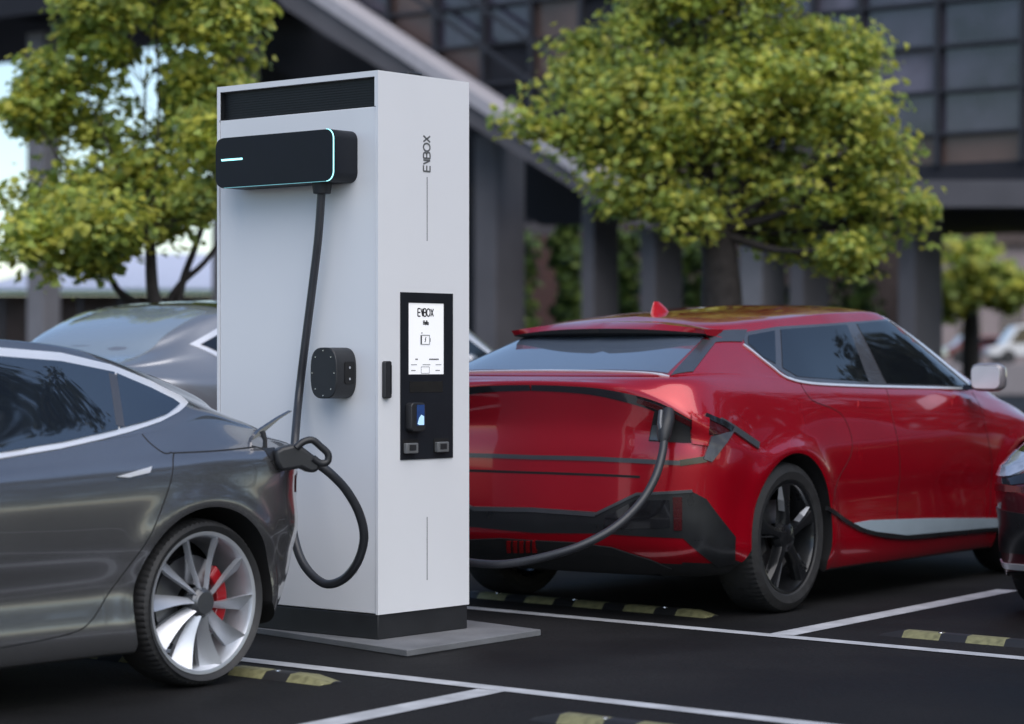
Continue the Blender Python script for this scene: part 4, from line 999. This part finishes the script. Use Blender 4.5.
def tree(name, base, trunk_pts, r0, lobes, D, nclump, nleaf, size, label, seed, mats, dj=1.2, cr=.33, cat='tree', group=None, limbs=True):
    rn = random.Random(seed); root = empty(name, base); tag(root, label, cat, group)
    lb = []
    for (u, v, ru, rv) in lobes:
        d = D+rn.uniform(-dj, dj)*.6; lb.append((at(u, v, d), ru*d/F, rv*d/F))
    tg = G(); top = trunk_pts[-1]
    tg.tube(catmull([p-base for p in trunk_pts], 5), [r0*(1.25-.55*i/((len(trunk_pts)-1)*5)) for i in range((len(trunk_pts)-1)*5+1)], 12)
    area = sum(a*b for _, a, b in lb); fg = G()
    for (c, a, b) in lb:
        # limb
        m = top.lerp(c, .5)+Vector((rn.uniform(-.15, .15), rn.uniform(-.15, .15), -.12))
        pts = catmull([top-(trunk_pts[-1]-trunk_pts[-2])*.15, m, c], 5); n = len(pts)
        if limbs: tg.tube([p-base for p in pts], [r0*.28*(1-.85*i/(n-1)) for i in range(n)], 7)
        k = max(5, int(nclump*a*b/area))
        for _ in range(k):
            while True:
                p = Vector((rn.uniform(-1, 1), rn.uniform(-1, 1), rn.uniform(-1, 1)))
                if p.length <= 1: break
            cc = c+Vector((p.x*a*.88, p.y*max(a, .4)*.95, p.z*b*.88))
            r_ = cr*rn.uniform(.45, 1.4)
            j = pts[rn.randrange(n//2, n)]
            if limbs: tg.tube([p_-base for p_ in (j, j.lerp(cc, .5)+Vector((rn.uniform(-.08, .08), 0, -.05)), cc)], [r0*.09, r0*.06, r0*.02], 5)
            leaves(fg, cc-base, r_, int(nleaf*rn.uniform(.6, 1.3)), size, rn, .68)
    tg.build('trunk', M['bark'], root, smooth=60); fg.build('crown', mats, root)
    return root
D = 22.
b0 = at(722, CY, D); b0.z = 0
tree('maple_tree', b0, [b0, at(722, 330, D), at(720, 262, D), at(714, 226, D)], .19,
     [(548, 118, 44, 24), (600, 120, 52, 48), (600, 60, 42, 40), (680, 110, 90, 75), (780, 100, 80, 75), (832, 55, 52, 45), (838, 165, 55, 50), (893, 205, 42, 30), (755, 190, 75, 38), (700, 15, 105, 60), (852, 248, 34, 22), (632, 185, 35, 25), (682, 210, 24, 15), (720, -60, 120, 60), (790, 235, 40, 20), (860, 110, 30, 30)],
     D, 215, 180, .062, 'green and yellow leafed tree with a stout trunk, behind the red car', 11, LEAF)
D = 20.
b0 = at(160, CY, D); b0.z = 0
tree('maple_tree', b0, [b0, at(158, 330, D), at(152, 285, D), at(150, 225, D)], .06,
     [(150, 20, 110, 48), (70, 55, 45, 48), (245, 22, 42, 34), (85, 118, 62, 40), (190, 105, 60, 45), (55, 200, 52, 30), (125, 225, 48, 26), (75, 235, 52, 30), (110, 185, 40, 22), (165, 215, 30, 22), (215, 70, 48, 46), (35, 240, 36, 28), (150, -45, 120, 45), (95, 250, 40, 20), (30, 110, 20, 30), (150, 160, 50, 26), (222, 150, 22, 36), (200, 200, 16, 22)],
     D, 92, 165, .068, 'green and yellow leafed tree with thin stems, at the left of the cabinet', 5, LEAF, cr=.30)
b1 = at(178, CY, D+.4); b1.z = 0
o = bpy.data.objects.get('maple_tree')
g = G(); base_ = b1
for pts in ([(178, 330), (182, 285), (196, 245), (212, 195), (216, 150)], [(168, 330), (176, 290), (205, 262), (230, 225)], [(150, 330), (118, 290), (100, 255), (92, 215)]):
    P = [at(u, v, D+.4)-b1 for u, v in pts]; c = catmull([Vector((P[0].x*.3, P[0].y, 0))]+P, 4); g.tube(c, [.045*(1-.6*i/(len(c)-1)) for i in range(len(c))], 7)
sap = empty('sapling', b1); tag(sap, 'bare dark stems of a sapling leaning right, beside the left tree', 'sapling'); g.build('trunk', M['bark'], sap, smooth=60)
D = 60.
b0 = at(972, CY, D); b0.z = 0
tree('small_tree', b0, [b0, at(971, 350, D), at(971, 318, D), at(970, 296, D)], .22, [(975, 280, 34, 34), (955, 300, 22, 20), (1000, 298, 24, 24), (975, 250, 26, 18), (1015, 285, 16, 18)], D, 32, 60, .22, 'small green tree in the distance at the right, past the end column', 8, LEAF, cr=.55)
def shrub(name, u, vtop, D, wpx, label, seed, mats=None, vb=None):
    rn = random.Random(seed); base = at(u, CY, D); base.z = 0; root = empty(name, base); tag(root, label, 'shrub')
    g = G(); w_ = wpx*1.45*D/F; ht = at(u, vtop, D).z
    n = max(4, int(ht/ (w_*.7)))
    for i in range(n):
        z = ht*(i+.5)/n
        for k in range(3): leaves(g, Vector((rn.uniform(-.4, .4)*w_, rn.uniform(-.4, .4)*w_, z)), w_*.42*rn.uniform(.6, 1.2), 60, .2, rn, 1., 3)
    g.build('crown', mats or HEDGE, root)
    t = G(); t.tube([Vector((0, 0, 0)), Vector((.03, 0, ht*.5)), Vector((0, 0, ht*.85))], [.06, .045, .02], 7); t.build('trunk', M['bark'], root, smooth=60)
shrub('garden_shrub', 517, 235, 52, 26, 'leafy green shrub just right of the tall column beside the cabinet', 1)
shrub('garden_shrub', 567, 200, 52, 16, 'narrow green shrub against the left side of the third column', 2)
shrub('garden_shrub', 623, 232, 52, 20, 'green shrub filling the gap over the red car roof between two columns', 3)
shrub('garden_shrub', 697, 240, 52, 30, 'green shrub behind the stout tree trunk', 4)
shrub('garden_shrub', 765, 250, 52, 26, 'green shrub right of the stout tree trunk', 5)
shrub('garden_shrub', 845, 235, 52, 50, 'wide green shrub between the two right-hand columns', 6)
# left: low pavilion
D = 70.
pb = at(-30, CY, D); pb.z = 0; pav = empty('pavilion', pb); tag(pav, 'low pavilion with a pale roof and green fascia, behind the left tree', 'building')
xl, xr_ = 0, at(300, CY, D).x-pb.x; ze = at(0, 292, D).z; zt = at(0, 250, D).z
g = G(); g.box(.5, xr_, 1.0, 7, 0, ze-.05); g.build('wall', M['brownwall'], pav)
g = G(); g.add([(xl, 0, ze), (xr_, 0, ze), (xr_, 5, zt), (xl+3, 5, zt), (xl, 0, ze+.12), (xr_, 0, ze+.12), (xr_, 5, zt+.12), (xl+3, 5, zt+.12)], [(0, 1, 2, 3), (4, 5, 6, 7), (0, 1, 5, 4), (1, 2, 6, 5), (2, 3, 7, 6), (3, 0, 4, 7)]); g.build('roof', M['roofpale'], pav)
g = G(); g.box(xl, xr_, -.12, -.005, ze-.06, ze+.06); g.build('fascia', M['greentrim'], pav)
for k in range(9):
    x = .8+k*1.15; g = G(); g.box(x, x+.12, .3, .42, 0, ze-.12); g.build('post', M['mullion'], pav)
g = G(); g.box(xr_-3.4, xr_+1.5, 8, 12, 0, at(0, 240, 80).z); o = g.build('annex', M['concrete_lt']); o.location = pb; tag(o, 'beige block standing behind the pavilion, just left of the cabinet', 'building')
# right: raised street with parked cars and a pale wall
g = G(); x0, x1 = at(900, CY, 92).x, at(1300, CY, 92).x; g.box(x0, x1, 92, 190, 0, 1.14); o = g.build('terrace', M['asphalt']); tag(o, kind='structure')
g = G(); g.box(x0-.2, x1, 91.4, 91.995, 0, 1.2); o = g.build('kerb', M['kerb'], bevel=.03); tag(o, kind='structure')
wb = at(940, CY, 135); wb.z = 1.14; g = G(); Wd = at(1300, CY, 135).x-wb.x
g.box(0, Wd, 0, .6, 0, at(0, 245, 135).z-1.14); pw = empty('street_building', wb); tag(pw, 'pale low building across the street at the far right', 'building'); g.build('wall', M['palewall'], pw)
g = G(); g.box(-.3, Wd, -.5, .5, at(0, 245, 135).z-1.13, at(0, 215, 135).z-1.14); g.build('roof', M['brownwall'], pw)
for k in range(6):
    g = G(); g.box(1+k*2.4, 2.3+k*2.4, -.08, .1, 1.2, 3.0); g.build('window', M['pane'], pw)
def far_car(name, u, D, L_, h, paint, label, z0):
    o = empty(name, Vector((at(u, CY, D).x, D, z0)), 0); tag(o, label, 'car')
    g = G(); g.prism([(0, .35), (.05, .75), (.5*L_*.3, .9), (L_*.28, h), (L_*.8, h), (L_*.95, .95), (L_, .7), (L_, .35)], -.85, .85); g.build('body', paint, o, bevel=.08)
    g = G(); g.prism([(L_*.22, .95), (L_*.31, h-.1), (L_*.78, h-.1), (L_*.9, .98)], -.87, .87); g.build('window', M['glass'], o)
    for x in (L_*.2, L_*.8):
        g = G(); g.lathe([(.0001, -.9), (.33, -.88), (.35, -.8), (.35, -.66), (.0001, -.66)], 24, 0, Matrix.Translation((x, 0, .35))); g.build('wheel', M['rubber'], o, smooth=40)
far_car('parked_car', 984, 108, 4.6, 1.75, M['farwhite'], 'white van parked far off at the right edge, beyond the small tree', 1.14)
far_car('parked_car', 944, 112, 2.9, 1.35, M['fardark'], 'small dark red car far off, just left of the small tree trunk', 1.14)

# row of tall trees along the right of the car park, out of frame: they are what the car sides and windows mirror
rn = random.Random(21)
ROWL = [leaf_mat('row_leaf_light', (.09, .10, .06)), leaf_mat('row_leaf_mid', (.055, .065, .04)), leaf_mat('row_leaf_dark', (.03, .036, .025))]
def row_tree(p, ht, seed):
    rr = random.Random(seed); root = empty('tall_tree', p)
    tag(root, 'tall broad tree in the row beyond the right edge of the car park', 'tree', 'tall trees right of the car park')
    g = G(); g.tube([Vector((0, 0, 0)), Vector((.1, .05, ht*.3)), Vector((0, .1, ht*.7))], [.24, .18, .07], 9); 
    for k in range(6):
        a = k*1.1; z = ht*(.28+.07*k); g.tube([Vector((0, 0, z)), Vector((1.1*math.cos(a), 1.1*math.sin(a), z+.8))], [.08, .03], 6)
    g.build('trunk', M['bark'], root, smooth=60)
    f = G()
    for k in range(46):
        z = ht*rr.uniform(.2, .97); w = 2.6*math.sqrt(max(.05, 1-((z/ht-.5)/.52)**2)); a = rr.uniform(0, 6.28); q = w*rr.random()**.5
        leaves(f, Vector((q*math.cos(a), q*math.sin(a), z)), .75, 75, .22, rr, .8, 3)
    f.build('crown', ROWL, root)
for k in range(8):
    f_ = k/7; row_tree(Vector((10.5+9.5*f_+rn.uniform(-.6, .6), 1.0+23*f_+rn.uniform(-.8, .8), 0)), rn.uniform(8.5, 12.5), 40+k)
for k, (x, y) in enumerate(((19.5, 27.5), (21.5, 31.5), (24.5, 34.5), (17.8, 25.0))): row_tree(Vector((x, y, 0)), (9.5, 11.0, 10.0, 8.5)[k], 60+k)

# ------------------------------------------------------------------ render settings
w = bpy.data.worlds.new('World'); scene.world = w; w.use_nodes = True
nt = w.node_tree; bg = nt.nodes['Background']; sky = nt.nodes.new('ShaderNodeTexSky'); sky.sky_type = 'NISHITA'; sky.sun_disc = False
SUN_EL, SUN_AZ = R(50), R(155)     # azimuth clockwise from +Y
sky.sun_elevation = SUN_EL; sky.sun_rotation = SUN_AZ; sky.air_density = 1.0; sky.dust_density = .6; sky.ozone_density = 1.5
nt.links.new(sky.outputs[0], bg.inputs[0]); bg.inputs[1].default_value = .135
sd = bpy.data.lights.new('sun', 'SUN'); sd.energy = 2.4; sd.angle = R(75); sd.color = (1, .94, .87)
so = bpy.data.objects.new('sun', sd); col.objects.link(so)
dirv = Vector((math.sin(SUN_AZ)*math.cos(SUN_EL), math.cos(SUN_AZ)*math.cos(SUN_EL), math.sin(SUN_EL)))
so.rotation_euler = dirv.to_track_quat('Z', 'Y').to_euler()
vs = scene.view_settings; vs.view_transform = 'Standard'; vs.look = 'None'; vs.exposure = .33; vs.gamma = 1; vs.use_curve_mapping = False
scene.cycles.max_bounces = 8; scene.cycles.use_denoising = True
